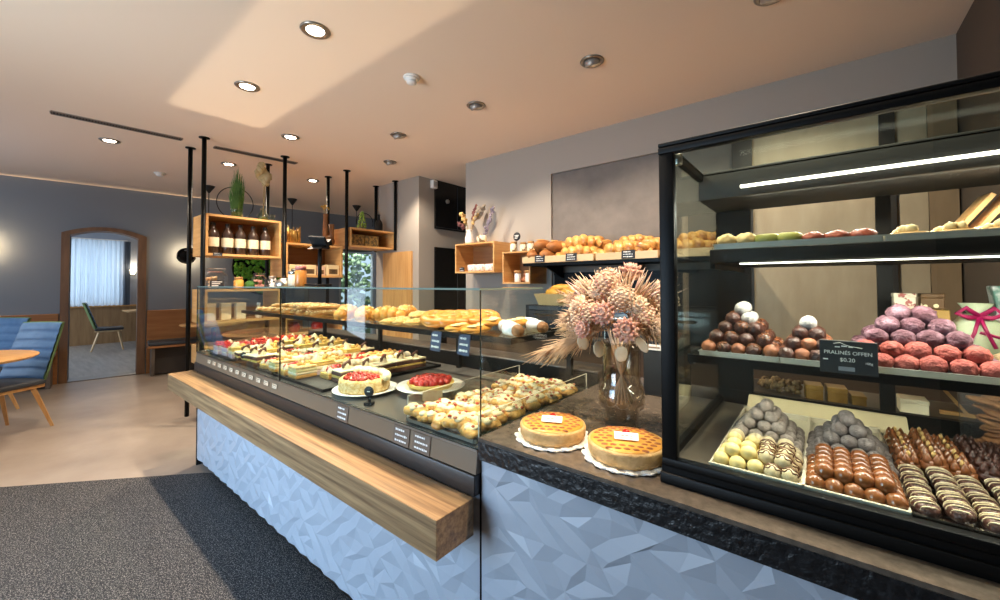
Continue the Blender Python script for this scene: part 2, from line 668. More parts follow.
def pendant(lb, loc, drop):
    t = thing('pendant_lamp', lb, 'pendant lamp', loc, group='black pendant lamps over the far tables')
    MB().lathe([(0, -.10), (.012, -.10), (.07, -.012), (.075, 0), (0, 0)], n=24).build('ceiling_rose', M_SHADE, t)
    MB().tube([(0, 0, -.09), (0, 0, -drop)], .006, n=6).build('cord', M_SHADE, t)
    MB().lathe([(.016, -drop + .05), (.02, -drop), (.05, -drop - .03), (.27, -drop - .10), (.272, -drop - .104), (.05, -drop - .036), (.0, -drop - .02)], n=28, cap=False).build('lamp_shade', M_SHADE, t)


pendant('black pendant lamp seen between the first hanging posts above the bottle shelf', (-6.86, 1.82, ZC), .84)
pendant('black pendant lamp hanging behind the lower shelf with small boxes', (-6.85, 2.98, ZC), .98)
pendant('black pendant lamp with flat cone shade hanging before the garden door', (-6.55, 3.98, ZC), .72)

# added lamp, rectangular beam: stands in for glow the glass top throws upward
d = bpy.data.lights.new('ceiling_glow_lamp', 'POINT')
d.energy = 11
d.color = (1, .80, .56)
d.shadow_soft_size = .02
d.use_nodes = True
nt = d.node_tree
em = nt.nodes['Emission']
tc = nt.nodes.new('ShaderNodeTexCoord')
sp = nt.nodes.new('ShaderNodeSeparateXYZ')
nt.links.new(tc.outputs['Normal'], sp.inputs[0])


def nmath(op, a, b):
    n = nt.nodes.new('ShaderNodeMath')
    n.operation = op
    for i, v in enumerate((a, b)):
        if isinstance(v, (int, float)):
            n.inputs[i].default_value = v
        elif v is not None:
            nt.links.new(v, n.inputs[i])
    return n.outputs[0]


def soft(v, edge, wd):
    n = nt.nodes.new('ShaderNodeMapRange')
    n.inputs['From Min'].default_value = edge + wd
    n.inputs['From Max'].default_value = edge - wd
    nt.links.new(v, n.inputs['Value'])
    return n.outputs[0]


az = nmath('MAXIMUM', sp.outputs['Z'], .05)
fx = soft(nmath('ABSOLUTE', nmath('ADD', nmath('DIVIDE', sp.outputs['X'], az), .657), 0), 1.076, .02)
fy = soft(nmath('ABSOLUTE', nmath('ADD', nmath('DIVIDE', sp.outputs['Y'], az), -.077), 0), .238, .02)
inv = nmath('DIVIDE', 1., nmath('POWER', az, 4.))
nt.links.new(nmath('MULTIPLY', nmath('MULTIPLY', fx, fy), nmath('MULTIPLY', inv, nmath('GREATER_THAN', sp.outputs['Z'], .2))), em.inputs['Strength'])
l = bpy.data.objects.new('ceiling_glow_lamp', d)
COL.objects.link(l)
l.location = (-1.5, 1.0, 1.345)
# ---------------------------------------------------------------- counters and display cases
def W(root, name, mb, m=None, par=None):
    """a part whose shapes were given in room coordinates"""
    mb.move(Matrix.Translation(-Vector(root.location)))
    return mb.build(name, m, par or root)


def pane(mb, x0, x1, y0, y1, z0, z1, g=GLASS, e=GLASSE):
    """a glass sheet: clear faces, dark polished edges"""
    d = [x1 - x0, y1 - y0, z1 - z0]
    t = d.index(min(d))
    X, Y, Z = (x0, x1), (y0, y1), (z0, z1)
    V = [(X[i], Y[j], Z[k]) for i in (0, 1) for j in (0, 1) for k in (0, 1)]
    F = {0: [(0, 1, 3, 2), (4, 6, 7, 5)], 1: [(0, 4, 5, 1), (2, 3, 7, 6)], 2: [(0, 2, 6, 4), (1, 5, 7, 3)]}
    for ax, fs in F.items():
        mb.mesh(V, fs, g if ax == t else e)
    return mb


def facets(x0, x1, z0, z1, y, cell=.105, depth=.017, seed=1):
    rnd = random.Random(seed)
    nx, nz = max(2, round((x1 - x0) / cell)), max(2, round((z1 - z0) / (cell * .8)))
    V, F = [], []
    for j in range(nz + 1):
        for i in range(nx + 1):
            e = i in (0, nx)
            f = j in (0, nz)
            px = x0 + (x1 - x0) * i / nx + (0 if e else rnd.uniform(-.24, .24) * cell) + (0 if e or j % 2 else cell * .22)
            pz = z0 + (z1 - z0) * j / nz + (0 if f else rnd.uniform(-.2, .2) * cell)
            dd = 0 if e else depth * (rnd.uniform(.75, 1.) if (i + j) % 2 else rnd.uniform(0, .25))
            V.append((px, y - dd, pz))
    for j in range(nz):
        for i in range(nx):
            a = j * (nx + 1) + i
            b, c, d = a + 1, a + nx + 2, a + nx + 1
            F += [(a, b, c), (a, c, d)] if rnd.random() < .5 else [(a, b, d), (b, c, d)]
    V += [(x0, y + .01, z0), (x1, y + .01, z0), (x1, y + .01, z1), (x0, y + .01, z1)]
    return MB().mesh(V, F)


M_FACET = mat('facet_white', 'aeb4be', .40)
M_STONE = mat('granite_top', '4f463d', .24, col2='6e6256', vs=45, detail=9, lo=.3, hi=.7, coat=.2)
M_STONEB = mat('granite_edge', '101114', .35, col2='242528', vs=70, detail=4, lo=.45, hi=.7, bump=.5, bs=60)
M_BROWN = mat('dark_brown_front', '4a3d33', .35)
M_STRIP = mat('price_strip_tan', '77644f', .35)
M_DECK = mat('deck_grey', '5f5b58', .3, .4)

M_LED = mat('led_and_fill_strip', 'fff6e6', .4, emit=4)
# pastry case ------------------------------------------------------
pc = thing('pastry_display_case', 'long glass pastry case full of cakes on a white faceted front', 'display case', (-2.235, 1.33, 0))
W(pc, 'facet_panel', facets(-3.66, -.822, .06, .72, .917, .062, .011), M_FACET)
W(pc, 'side_panel', MB().box(-3.675, -3.655, .915, 1.75, .0, .76), BLACKM)
W(pc, 'toe_kick', MB().box(-3.64, -.83, .955, 1.70, 0, .062), mat('toe_black', '0c0d10', .7))
W(pc, 'carcass', MB().box(-3.65, -.83, .926, 1.75, .062, .83), BLACKM)
W(pc, 'front_rail', MB().box(-3.66, -.822, .893, .927, .708, .770, bev=.003), mat('rail_brown', '2b2522', .35))
st = MB()
st.prism([(.899, .772), (.907, .840), (.925, .840), (.925, .772)], -3.655, -.822, axis='x')
W(pc, 'price_strip', st, M_STRIP)
W(pc, 'strip_lip', MB().box(-3.655, -.822, .905, .914, .838, .846), STEEL)
W(pc, 'deck', MB().box(-3.65, -.82, .914, 1.75, .832, .848), M_DECK)
for a, b in ((-3.655, -2.2125), (-2.2085, -.808)):
    W(pc, 'front_pane', pane(MB(), a, b, .903, .909, .846, 1.33))
W(pc, 'top_pane', pane(MB(), -3.655, -.808, .903, 1.255, 1.330, 1.336, GLASS, GLASSET))
W(pc, 'end_pane', pane(MB(), -3.655, -3.649, .91, 1.74, .848, 1.33))
W(pc, 'end_pane', pane(MB(), -.814, -.808, .91, 1.80, .892, 1.33))
W(pc, 'rear_ledge', MB().box(-3.65, -.82, 1.75, 1.93, .90, .935, bev=.004), mat('ledge_dark', '3a332e', .3))
W(pc, 'rear_frame', MB().box(-3.65, -.82, 1.74, 1.76, .848, .93), BLACK)
sh = MB()
pane(sh, -3.40, -.858, 1.13, 1.50, 1.142, 1.150)
W(pc, 'pastry_shelf', sh)
W(pc, 'led_and_fill_strip', MB().box(-3.38, -.88, 1.134, 1.146, 1.132, 1.1415), M_LED)  # glowing strip added under the shelf to brighten the cakes
W(pc, 'shelf_edge', MB().box(-3.40, -.856, 1.115, 1.131, 1.135, 1.156).box(-.860, -.852, 1.115, 1.50, 1.135, 1.156).box(-3.40, -.856, 1.495, 1.51, 1.12, 1.156), BLACK)
for x in (-3.3, -2.5, -1.7, -.95):
    W(pc, 'shelf_post', MB().box(x - .012, x + .012, 1.70, 1.724, .848, 1.14).box(x - .012, x + .012, 1.505, 1.712, 1.122, 1.138), BLACK)

# oak ledge for bags -------------------------------------------------
ok = thing('oak_bag_shelf', 'long thick oak ledge along the front of the pastry case', 'shelf', (-2.25, .82, .596))
W(ok, 'board', MB().box(-3.68, -.824, .743, .893, .596, .707, bev=.0015, seg=1), mat('oak_ledge', '6c5138', .38, col2='ab8a62', vs=2.4, scale=(.7, 22, 22), detail=8, lo=.34, hi=.64, bump=.08, bs=3))

# cabinet with dark stone top ------------------------------------------
cc = thing('counter_cabinet', 'white faceted counter front below the dark stone top', 'counter', (-.1, 1.4, 0))
W(cc, 'facet_panel', facets(-.818, .61, .06, .826, .921, .058, .0105, 5), M_FACET)
W(cc, 'toe_kick', MB().box(-.80, .61, .955, 1.85, 0, .062), MATS['toe_black'])
W(cc, 'carcass', MB().box(-.815, .61, .926, 1.90, .062, .828), BLACKM)
gt = thing('granite_worktop', 'dark stone worktop with a rough black edge beside the pastry case', 'worktop', (-.1, 1.4, .83))
W(gt, 'top', MB().box(-.803, .615, .889, 1.95, .882, .892), M_STONE)
W(gt, 'rough_edge', MB().box(-.803, .615, .887, 1.949, .829, .882), M_STONEB)

# chocolate case --------------------------------------------------------
cd = thing('chocolate_display_case', 'black framed glass case of chocolates on the stone worktop', 'display case', (.15, 1.28, .892))
W(cd, 'base_rail', MB().box(-.297, .60, .953, 1.60, .8925, .917, bev=.002).box(-.295, .60, .961, 1.60, .9165, .930), BLACK)
W(cd, 'front_rail', MB().box(-.295, .60, .961, .985, .930, .948, bev=.002).box(-.295, -.277, .985, 1.6, .93, .955, bev=.002), BLACK)
for x0, x1 in ((-.295, -.262), (.567, .60)):
    W(cd, 'corner_post', MB().box(x0, x1, .961, .985, .948, 1.652, bev=.002), BLACK)
W(cd, 'top_beam', MB().box(-.296, .60, .960, .984, 1.652, 1.668, bev=.002).box(-.296, .60, .960, .984, 1.669, 1.678, bev=.002), BLACK)
W(cd, 'side_beam', MB().box(-.293, -.277, .984, 1.6, 1.660, 1.682), BLACK)
W(cd, 'side_beam', MB().box(.58, .6, .984, 1.6, 1.660, 1.682), BLACK)
W(cd, 'beam_clip', MB().box(-.280, -.262, 1.03, 1.045, 1.640, 1.668, bev=.003), STEEL)
W(cd, 'front_pane', pane(MB(), -.262, .567, .968, .972, .946, 1.652))
W(cd, 'end_pane', pane(MB(), -.288, -.284, .985, 1.585, .95, 1.66, GLASS, BLACKM))
W(cd, 'roof_pane', pane(MB(), -.277, .58, .984, 1.33, 1.674, 1.678, glass('roof_glass', 'f6fbf8', .004, 0, .015)))
W(cd, 'canopy', MB().box(-.29, .60, 1.33, 1.60, 1.60, 1.684, bev=.003), BLACKM)
o = W(cd, 'led_and_fill_strip', MB().box(-.178, .56, 1.318, 1.330, 1.624, 1.6305), M_LED)
W(cd, 'rear_post', MB().box(-.29, -.185, 1.585, 1.605, .93, 1.60), BLACK)
W(cd, 'rear_post', MB().box(.125, .157, 1.585, 1.605, .93, 1.60), BLACK)
W(cd, 'rear_post', MB().box(.56, .60, 1.585, 1.605, .93, 1.60), BLACK)
W(cd, 'rear_rail', MB().box(-.29, .60, 1.583, 1.607, .93, .982), BLACK)
W(cd, 'rear_rail', MB().box(-.29, .60, 1.583, 1.607, 1.10, 1.118), BLACK)
sh = MB().box(-.215, .565, 1.09, 1.50, 1.398, 1.432, BLACK, bev=.003)
W(cd, 'top_shelf', sh)
W(cd, 'led_and_fill_strip', MB().box(-.15, .56, 1.086, 1.092, 1.3935, 1.3965), M_LED)
sh = pane(MB(), -.265, .565, 1.08, 1.52, 1.162, 1.170)
sh.box(-.265, .565, 1.076, 1.082, 1.153, 1.172, BLACK)
W(cd, 'middle_shelf', sh)
for q in ((-.262, -.252, 1.08, 1.585, 1.148, 1.161), (-.215, -.205, 1.10, 1.585, 1.385, 1.398), (.13, .15, 1.5, 1.585, 1.14, 1.16)):
    W(cd, 'shelf_bracket', MB().box(*q), BLACK)
W(cd, 'deck', MB().box(-.277, .60, .985, 1.585, .930, .936), mat('deck_taupe', '6b625a', .3, .6))
W(cd, 'riser', MB().prism([(1.50, .936), (1.54, .936), (1.57, .978), (1.555, .978)], -.195, .175, axis='x'), mat('riser_beige', 'b9a684', .5))
area('led_and_fill_light', (.19, 1.36, 1.597), (-.25, 0, 0), .72, .02, 5, (1, .93, .82))
W(cd, 'led_and_fill_strip', MB().box(-.25, .56, 1.0835, 1.088, 1.1590, 1.1618), M_LED)  # glowing strip added behind the shelf lip to light the case floor
area('led_and_fill_light', (.16, 1.10, 1.158), (.15, 0, 0), .8, .02, 1.3, (1, .93, .82))  # added fill lamp under the middle shelf
area('led_and_fill_light', (.2, 1.12, 1.396), (.2, 0, 0), .7, .02, 3.6, (1, .93, .82))

# back counter, bread shelf and wall cabinet -----------------------------
bc = thing('back_counter', 'dark brown service counter along the back wall', 'counter', (-1.2, 3.1, 0))
W(bc, 'front', MB().box(-2.95, .60, 2.80, 3.38, .08, .90).box(-2.93, .60, 2.785, 2.80, .12, .46).box(-2.93, .60, 2.785, 2.80, .48, .88), M_BROWN)
W(bc, 'top', MB().box(-2.97, .61, 2.76, 3.385, .90, .935, bev=.003), mat('ledge_dark', '3a332e', .3))
W(bc, 'plinth', MB().box(-2.93, .6, 2.84, 3.35, 0, .08), BLACKM)
bs = thing('bread_shelf', 'black steel wall shelf carrying the wooden bread trays', 'shelf', (-1.2, 3.2, 1.47))
W(bs, 'board', MB().box(-2.16, -.42, 3.02, 3.384, 1.510, 1.534), BLACK)
for x in (-1.95, -1.2, -.5):
    W(bs, 'bracket', MB().prism([(3.384, 1.510), (3.05, 1.510), (3.384, 1.40)], x - .01, x + .01, axis='x'), BLACK)
bp = thing('wall_oven', 'blue-black glass oven front on the back counter', 'oven', (-1.28, 3.1, .935))
W(bp, 'body', MB().box(-2.02, -.52, 2.86, 3.41, .936, 1.165, bev=.003), mat('oven_black', '20252c', .25))
W(bp, 'door', MB().box(-1.98, -.56, 2.848, 2.86, .96, 1.12), mat('oven_glass', '2a333d', .12))
W(bp, 'control_strip', MB().box(-1.98, -.56, 2.85, 2.86, 1.128, 1.155), mat('oven_strip', '3a4550', .2))
W(bp, 'handle', MB().tube([(-1.9, 2.82, 1.09), (-.64, 2.82, 1.09)], .008).box(-1.86, -1.84, 2.82, 2.85, 1.085, 1.095).box(-.70, -.68, 2.82, 2.85, 1.085, 1.095), STEEL)
o = MB().box(-2.05, -.50, 3.395, 3.414, 1.17, 1.455)
o.box(-2.05, -.50, 3.385, 3.395, 1.43, 1.455, BLACK).box(-1.93, -1.80, 3.39, 3.395, 1.33, 1.40, BLACK).box(-1.70, -1.57, 3.39, 3.395, 1.33, 1.40, BLACK)
sp = o.build('glass_splashback', mat('splash_blue', '39475a', .18))
tag(sp, 'dark blue glass splashback on the back wall below the bread trays', 'splashback')
rl = thing('display_riser', 'low dark riser on the worktop behind the chocolate case', 'riser', (.14, 1.77, .892))
W(rl, 'box', MB().box(-.28, .56, 1.63, 1.92, .893, .962, bev=.003), MATS['ledge_dark'])
W(rl, 'lip', MB().box(-.28, .56, 1.625, 1.631, .955, .968), MATS['riser_beige'])
bk = thing('wall_cabinet', 'tall beige wall cabinet with dark uprights behind the chocolate case', 'cabinet', (.06, 3.36, .935))
M_BEIGE = mat('cabinet_beige', 'a08d74', .5, col2='b3a188', vs=3, scale=(2, 2, .6))
M_TAN = mat('cabinet_tan', '80684e', .5, col2='8f775c', vs=3, scale=(2, 2, .6))
W(bk, 'upright', MB().box(-.50, -.375, 3.33, 3.43, .936, 2.435), mat('upright_dark', '2a2522', .4))
W(bk, 'upright', MB().box(.285, .355, 3.33, 3.43, .936, 2.435), MATS['upright_dark'])
W(bk, 'panel', MB().box(-.375, .285, 3.36, 3.43, .936, 2.435), M_BEIGE)
W(bk, 'panel', MB().box(.355, .49, 3.36, 3.43, .936, 2.435), M_BEIGE)
W(bk, 'panel', MB().box(.493, .61, 3.36, 3.43, .936, 2.435), M_TAN)

area('led_and_fill_light', (-2.15, 1.15, 1.13), (.15, 0, 0), 2.4, .02, 3.2, (1, .93, .80))  # added fill lamp for the pastry deck, below the glass shelf
# ---------------------------------------------------------------- hanging shelf divider
hs = thing('hanging_shelf_divider', 'oak box shelves hung on black ceiling posts at the end of the pastry case', 'shelf', (-4.85, 2.3, 0))


def open_box(x0, x1, y0, y1, z0, z1, t=.022, back=True, axis='x'):
    """oak box open towards +x (axis x) or towards -y (axis y)"""
    b = MB()
    if axis == 'x':
        b.box(x0, x1, y0, y1, z0, z0 + t, MATS['oak_y']).box(x0, x1, y0, y1, z1 - t, z1, MATS['oak_y'])
        b.box(x0, x1, y0, y0 + t, z0 + t, z1 - t, MATS['oak_x']).box(x0, x1, y1 - t, y1, z0 + t, z1 - t, MATS['oak_x'])
        if back:
            b.box(x0, x0 + .012, y0 + t, y1 - t, z0 + t, z1 - t, MATS['oakdark_y'])
    else:
        b.box(x0, x1, y0, y1, z0, z0 + t, MATS['oak_x']).box(x0, x1, y0, y1, z1 - t, z1, MATS['oak_x'])
        b.box(x0, x0 + t, y0, y1, z0 + t, z1 - t, MATS['oak_y']).box(x1 - t, x1, y0, y1, z0 + t, z1 - t, MATS['oak_y'])
        if back:
            b.box(x0 + t, x1 - t, y1 - .012, y1, z0 + t, z1 - t, MATS['oakdark_x'])
    return b


for i, y in enumerate((1.185, 1.93, 2.66, 3.36)):
    for x in (-4.625 + .04 * max(0, i - 1.5), -5.085 + .04 * max(0, i - 1.5)):
        z0 = 0 if i < 3 else 1.81
        p = W(hs, 'post', MB().lathe([(.02, z0), (.02, ZC - .006)], c=(x, y - (.0 if i else .0), 0), n=12), BLACK)
        f = MB().lathe([(.045, ZC - .007), (.045, ZC)], c=(x, y, 0), n=20)
        W(hs, 'flange', f, BLACK, p)
for (x0, y0, y1, z0, z1, bk_) in ((-5.065, 1.21, 1.905, 1.635, 2.045, True), (-5.065, 1.955, 2.635, 1.432, 1.82, True), (-5.01, 2.70, 3.378, 1.822, 2.065, True), (-5.065, 1.21, 1.905, .965, 1.30, False), (-5.065, 1.955, 2.635, .775, .975, False), (-5.065, 1.21, 1.905, .55, .735, True)):
    W(hs, 'shelf_box', open_box(x0, x0 + .42, y0, y1, z0, z1, back=bk_))

# bottles in the upper box
M_BOT = mat('bottle_brown', '3a2a22', .18, coat=.3)
M_LAB = mat('label_cream', 'e9dcc0', .7, col2='d9c8a4', vs=30)
bt = thing('syrup_bottle', 'x', 'bottle', group='dark bottles in the hanging shelf')
MB().lathe([(0, 0), (.048, 0), (.052, .006), (.052, .185), (.048, .215), (.028, .25), (.019, .262), (.019, .282), (.021, .284), (.021, .290), (0, .290)], n=20).build('body', M_BOT, bt)
MB().lathe([(.0525, .070), (.0528, .073), (.0528, .160), (.0525, .163)], n=20, cap=False).build('label', M_LAB, bt)
MB().lathe([(0, .312), (.020, .312), (.022, .306), (.022, .288), (0, .288)], n=16).build('cap', BLACKM, bt)
K = Kind(bt)
for i, y in enumerate((1.295, 1.42, 1.535, 1.655, 1.775)):
    K.put((-4.735, y, 1.658), jit(.2), '%s dark brown bottle with cream label in the hanging shelf, from the left' % ORD[i])


def tagcard(lb, loc, w=.075, h=.045, rot=0., tilt=0., lines=2, col=SLATE, hand=False, group='small black price cards'):
    """small black card with chalk lettering; faces -y before rotation"""
    t = thing('price_card', lb, 'price card', loc, rot=(tilt, 0, rot), group=group)
    MB().box(-w / 2, w / 2, -.0015, .0015, 0, h, bev=.001, seg=1).build('card', col, t)
    m = MB()
    r = random.Random(str(lb))
    for k in range(lines):
        z = h * (.80 - .58 * k / max(1, lines - 1))
        x = -w * .36
        xe = w * (.36 if k else .18)
        while x < xe:
            dw = r.uniform(.05, .12) * w
            hh = h * r.uniform(.035, .06)
            m.box(x, min(x + dw, xe), -.0022, -.0014, z - hh, z + hh)
            x += dw + w * .03
    m.build('lettering', CHALK, t)
    return t


def carton(name, lb, loc, sx, sy, sz, m, rot=0., label=None, group=None, dark=False, cat='box'):
    """small folded box with lid seam, and a printed label panel on the front (-y)"""
    t = thing(name, lb, cat, loc, rot, group)
    MB().box(-sx / 2, sx / 2, -sy / 2, sy / 2, 0, sz * .72, bev=.0015, seg=1).build('body', m, t)
    MB().box(-sx / 2 - .001, sx / 2 + .001, -sy / 2 - .001, sy / 2 + .001, sz * .72, sz, bev=.0015, seg=1).build('lid', m, t)
    if label:
        p = MB().box(-sx * .36, sx * .36, -sy / 2 - .0022, -sy / 2 - .0008, sz * .14, sz * .6).build('label', label, t)
        q = MB()
        r = random.Random(str(lb))
        for k in range(3):
            z = sz * (.5 - .13 * k)
            a = r.uniform(.12, .3) * sx
            q.box(-a, a, -sy / 2 - .003, -sy / 2 - .002, z - sz * .025, z + sz * .025)
        q.build('lettering', CHALK if dark else BLACKM, p)
    return t


RX = PI / 2    # turned to face +x
tagcard('black price card under the leftmost bottle on the hanging shelf edge', (-4.638, 1.31, 1.632), .08, .03, RX, lines=2)
# on top of the upper box: grass pot, ring stand, dried leaf, small glass
t = thing('potted_grass', 'upright green grass in a small glass pot on the bottle shelf', 'plant', (-4.84, 1.535, 2.046), scale=1.22)
MB().lathe([(0, .002), (.042, .002), (.048, .07), (.050, .085), (.046, .085), (.044, .07), (.038, .01), (0, .01)], n=20).build('pot', GLASSJ, t)
g = MB()
for k in range(170):
    a, rr = random.uniform(0, 2 * PI), random.uniform(0, .036)
    h = random.uniform(.26, .47) * (1 - rr * 7)
    x, y = rr * math.cos(a), rr * math.sin(a)
    g.tube([(x, y, .015), (x * 1.4, y * 1.4, h * .6), (x * 1.8 + jit(.012), y * 1.8 + jit(.012), h)], [.0032, .003, .0006], n=4)
g.build('grass_blades', mat('grass_green', '3f6b2c', .6, col2='6a9445', vs=20), t)
t = thing('ring_stand', 'thin black metal ring standing behind the green grass', 'decoration', (-4.90, 1.54, 2.046))
MB().tube([(0, .172 * math.cos(a), .176 + .172 * math.sin(a)) for a in [2 * PI * k / 48 for k in range(48)]], .0045, n=6, closed=True).build('ring', BLACK, t)
MB().box(-.03, .03, -.05, .05, 0, .006).build('foot', BLACK, t)
t = thing('glass_vase', 'round clear glass vase with moss on the bottle shelf', 'vase', (-4.84, 1.79, 2.046))
MB().lathe([(0, .002), (.05, .002), (.068, .03), (.062, .07), (.03, .11), (.026, .15), (.022, .15), (.026, .11), (.056, .07), (.062, .03), (.046, .008), (0, .008)], n=24).build('vase_body', GLASSJ, t)
MB().ball((0, 0, .035), (.048, .048, .022), sub=3, rough=.3, ns=5).build('moss', mat('moss', '6a7030', .9, col2='8c8a46', vs=40), t)
t = thing('dried_leaf_stem', 'pale dried leaf standing in the clear glass vase', 'dried plant', (-4.84, 1.79, 2.075), scale=1.42)
MB().tube([(0, 0, 0), (.005, .004, .15), (0, .006, .33)], .004, n=5).build('stem', mat('stem_straw', 'a98d5e', .8), t)
g = MB()
for k in range(9):
    a = k * .7
    z = .27 + .02 * k
    s = .055 * math.sin(PI * (k + 1.2) / 10.5)
    g.ball((.02 * math.cos(a), .02 * math.sin(a), z), (s * .55, s, s * .9), sub=2, rough=.35, ns=3, rot=(jit(.5), jit(.5), a))
g.build('leaf', mat('leaf_straw', 'cfc09a', .7, col2='b49c6a', vs=14), t)
t = thing('tumbler', 'small clear drinking glass at the right end of the bottle shelf', 'glass', (-4.80, 1.875, 2.046))
MB().lathe([(0, .002), (.022, .002), (.026, .085), (.0235, .085), (.02, .008), (0, .008)], n=18).build('bowl', GLASSJ, t)

# on the second box
t = thing('brass_vase', 'gold ribbed vase on the lower hanging shelf', 'vase', (-4.85, 2.13, 1.821))
g = MB().lathe([(0, 0), (.06, 0), (.066, .02), (.066, .15), (.058, .165), (.052, .16), (.058, .15), (.058, .012), (0, .01)], n=24)
for k in range(14):
    a = 2 * PI * k / 14
    g.tube([(.068 * math.cos(a), .068 * math.sin(a), .0), (.068 * math.cos(a), .068 * math.sin(a), .17 + .02 * (k % 3))], .006, n=6)
g.build('body', mat('brass', 'b48d4c', .3, .8), t)
t = thing('wooden_vase', 'tall bark-brown vase with two uprights on the lower hanging shelf', 'vase', (-4.85, 2.55, 1.821))
g = MB().ball((0, .0, .07), (.07, .085, .072), sub=3, rough=.15, ns=4, flat=-.96)
g.lathe([(0, 0), (.03, 0), (.034, .15), (.027, .3), (.031, .36), (.02, .36), (0, .34)], c=(0, -.035, .05), n=14)
g.lathe([(0, 0), (.036, 0), (.03, .12), (.034, .24), (.022, .24), (0, .22)], c=(0, .045, .05), n=14)
g.build('body', mat('bark', '7d5230', .6, col2='9a6a40', vs=6, scale=(4, 4, .8), bump=.5, bs=18), t)
t = thing('dried_twigs', 'yellow dried blossom twigs in the bark-brown vase', 'dried plant', (-4.85, 2.515, 2.22))
g = MB()
for k in range(5):
    g.tube([(0, 0, -.08), (jit(.02), jit(.03), .05), (jit(.04), jit(.05), .10)], .0025, n=5)
g.build('stems', MATS['stem_straw'], t)
g = MB()
for k in range(14):
    g.ball((jit(.035), jit(.045), .07 + random.uniform(0, .06)), .011, sub=1)
g.build('blossoms', mat('blossom_yellow', 'd0a64a', .8), t)
M_KRAFT = mat('kraft_cream', 'e6cd9c', .7)
carton('cardboard_box', 'cream box with black label at the left of the lower hanging shelf', (-4.74, 2.08, 1.455), .14, .12, .12, M_KRAFT, RX, SLATE, 'small boxes in the lower hanging shelf', True)
carton('cardboard_box', 'cream box beside the pole, second in the lower hanging shelf', (-4.74, 2.24, 1.455), .15, .12, .12, M_KRAFT, RX, mat('label_brown', '6b5030', .7), 'small boxes in the lower hanging shelf')
carton('cardboard_box', 'cream box at the right end of the lower hanging shelf', (-4.74, 2.53, 1.455), .15, .12, .13, M_KRAFT, RX, MATS['label_brown'], 'small boxes in the lower hanging shelf')
t = carton('cardboard_box', 'pinkish box standing low behind the pole in the lower hanging shelf', (-4.76, 2.39, 1.455), .10, .10, .11, mat('kraft_pink', 'd8b49a', .7), RX, MATS['label_brown'], 'small boxes in the lower hanging shelf')

# third box: two printed cartons, on top plant jar, ring, bottle
M_PRN = mat('carton_printed', '9c7a3e', .6, col2='5c4a2c', vs=26, detail=2, lo=.46, hi=.54)
for i, y in enumerate((2.84, 3.06)):
    carton('patterned_carton', ('left' if i == 0 else 'right') + ' patterned brown carton inside the highest corner shelf', (-4.74, y, 1.845), .20, .16, .145, M_PRN, RX, None, 'patterned cartons in the corner shelf')
t = thing('potted_fern', 'light green plant in a glass jar on the corner shelf', 'plant', (-4.84, 3.02, 2.066))
MB().lathe([(0, .002), (.045, .002), (.055, .05), (.05, .09), (.046, .09), (.05, .05), (.04, .008), (0, .008)], n=20).build('pot', GLASSJ, t)
g = MB()
for k in range(70):
    a, b = random.uniform(0, 2 * PI), random.uniform(.1, 1)
    z = .03 + .24 * b
    rr = .055 * (1.15 - b)
    g.ball((rr * math.cos(a), rr * math.sin(a), z), (.016, .010, .012), sub=1, rot=(jit(1), jit(1), a))
g.build('foliage', mat('fern_green', '7fa63c', .7, col2='a6c260', vs=20), t)
t = thing('ring_stand', 'small black metal ring behind the light green plant', 'decoration', (-4.90, 3.10, 2.066))
MB().tube([(0, .13 * math.cos(a), .13 + .13 * math.sin(a)) for a in [PI * k / 24 - .3 for k in range(29)]], .005, n=6).box(-.02, .02, .10, .14, 0, .006).build('ring', BLACK, t)
t = thing('black_bottle', 'matt black bottle at the right end of the corner shelf', 'bottle', (-4.82, 3.27, 2.066))
MB().lathe([(0, 0), (.05, 0), (.053, .01), (.053, .12), (.04, .16), (.018, .19), (.016, .24), (.02, .245), (.02, .255), (0, .255)], n=20).build('body', BLACKM, t)

# on the fourth (low) box: bags and jars; inside: cards and a bottle
M_BAG = glass('bag_film', 'fbfaf8', .10, .25)


def bag(lb, loc, w, d, h, fill, rot, label=None, group=None):
    t = thing('cookie_bag', lb, 'cookie bag', loc, rot, group)
    g = MB()
    for k in range(16):
        g.ball((jit(w * .33), jit(d * .28), h * random.uniform(.1, .62)), (.022, .022, .012), sub=1, rot=(jit(1.4), jit(1.4), 0))
    g.build('cookies', fill, t)
    s = MB()
    pts = [(-w / 2, 0), (w / 2, 0), (w / 2, h * .66), (w * .3, h * .84), (w * .42, h), (-w * .40, h), (-w * .3, h * .84), (-w / 2, h * .66)]
    s.prism(pts, -d / 2, d / 2, axis='y', bev=.004)
    s.build('film', M_BAG, t)
    MB().tube([(w * .3 * math.cos(a), d * .35 * math.sin(a), h * .84) for a in [2 * PI * k / 20 for k in range(20)]], .004, n=5, closed=True).build('tie', mat('tie_pink', 'c98f86', .5), t)
    if label:
        q = MB().box(-w * .3, w * .3, -d / 2 - .003, -d / 2 - .001, h * .1, h * .42).build('label', label, t)
        e = MB()
        for k in range(3):
            e.box(-w * .22, w * (.22 - .08 * k), -d / 2 - .0045, -d / 2 - .003, h * (.34 - .09 * k), h * (.37 - .09 * k))
        e.build('lettering', CHALK, q)
    return t


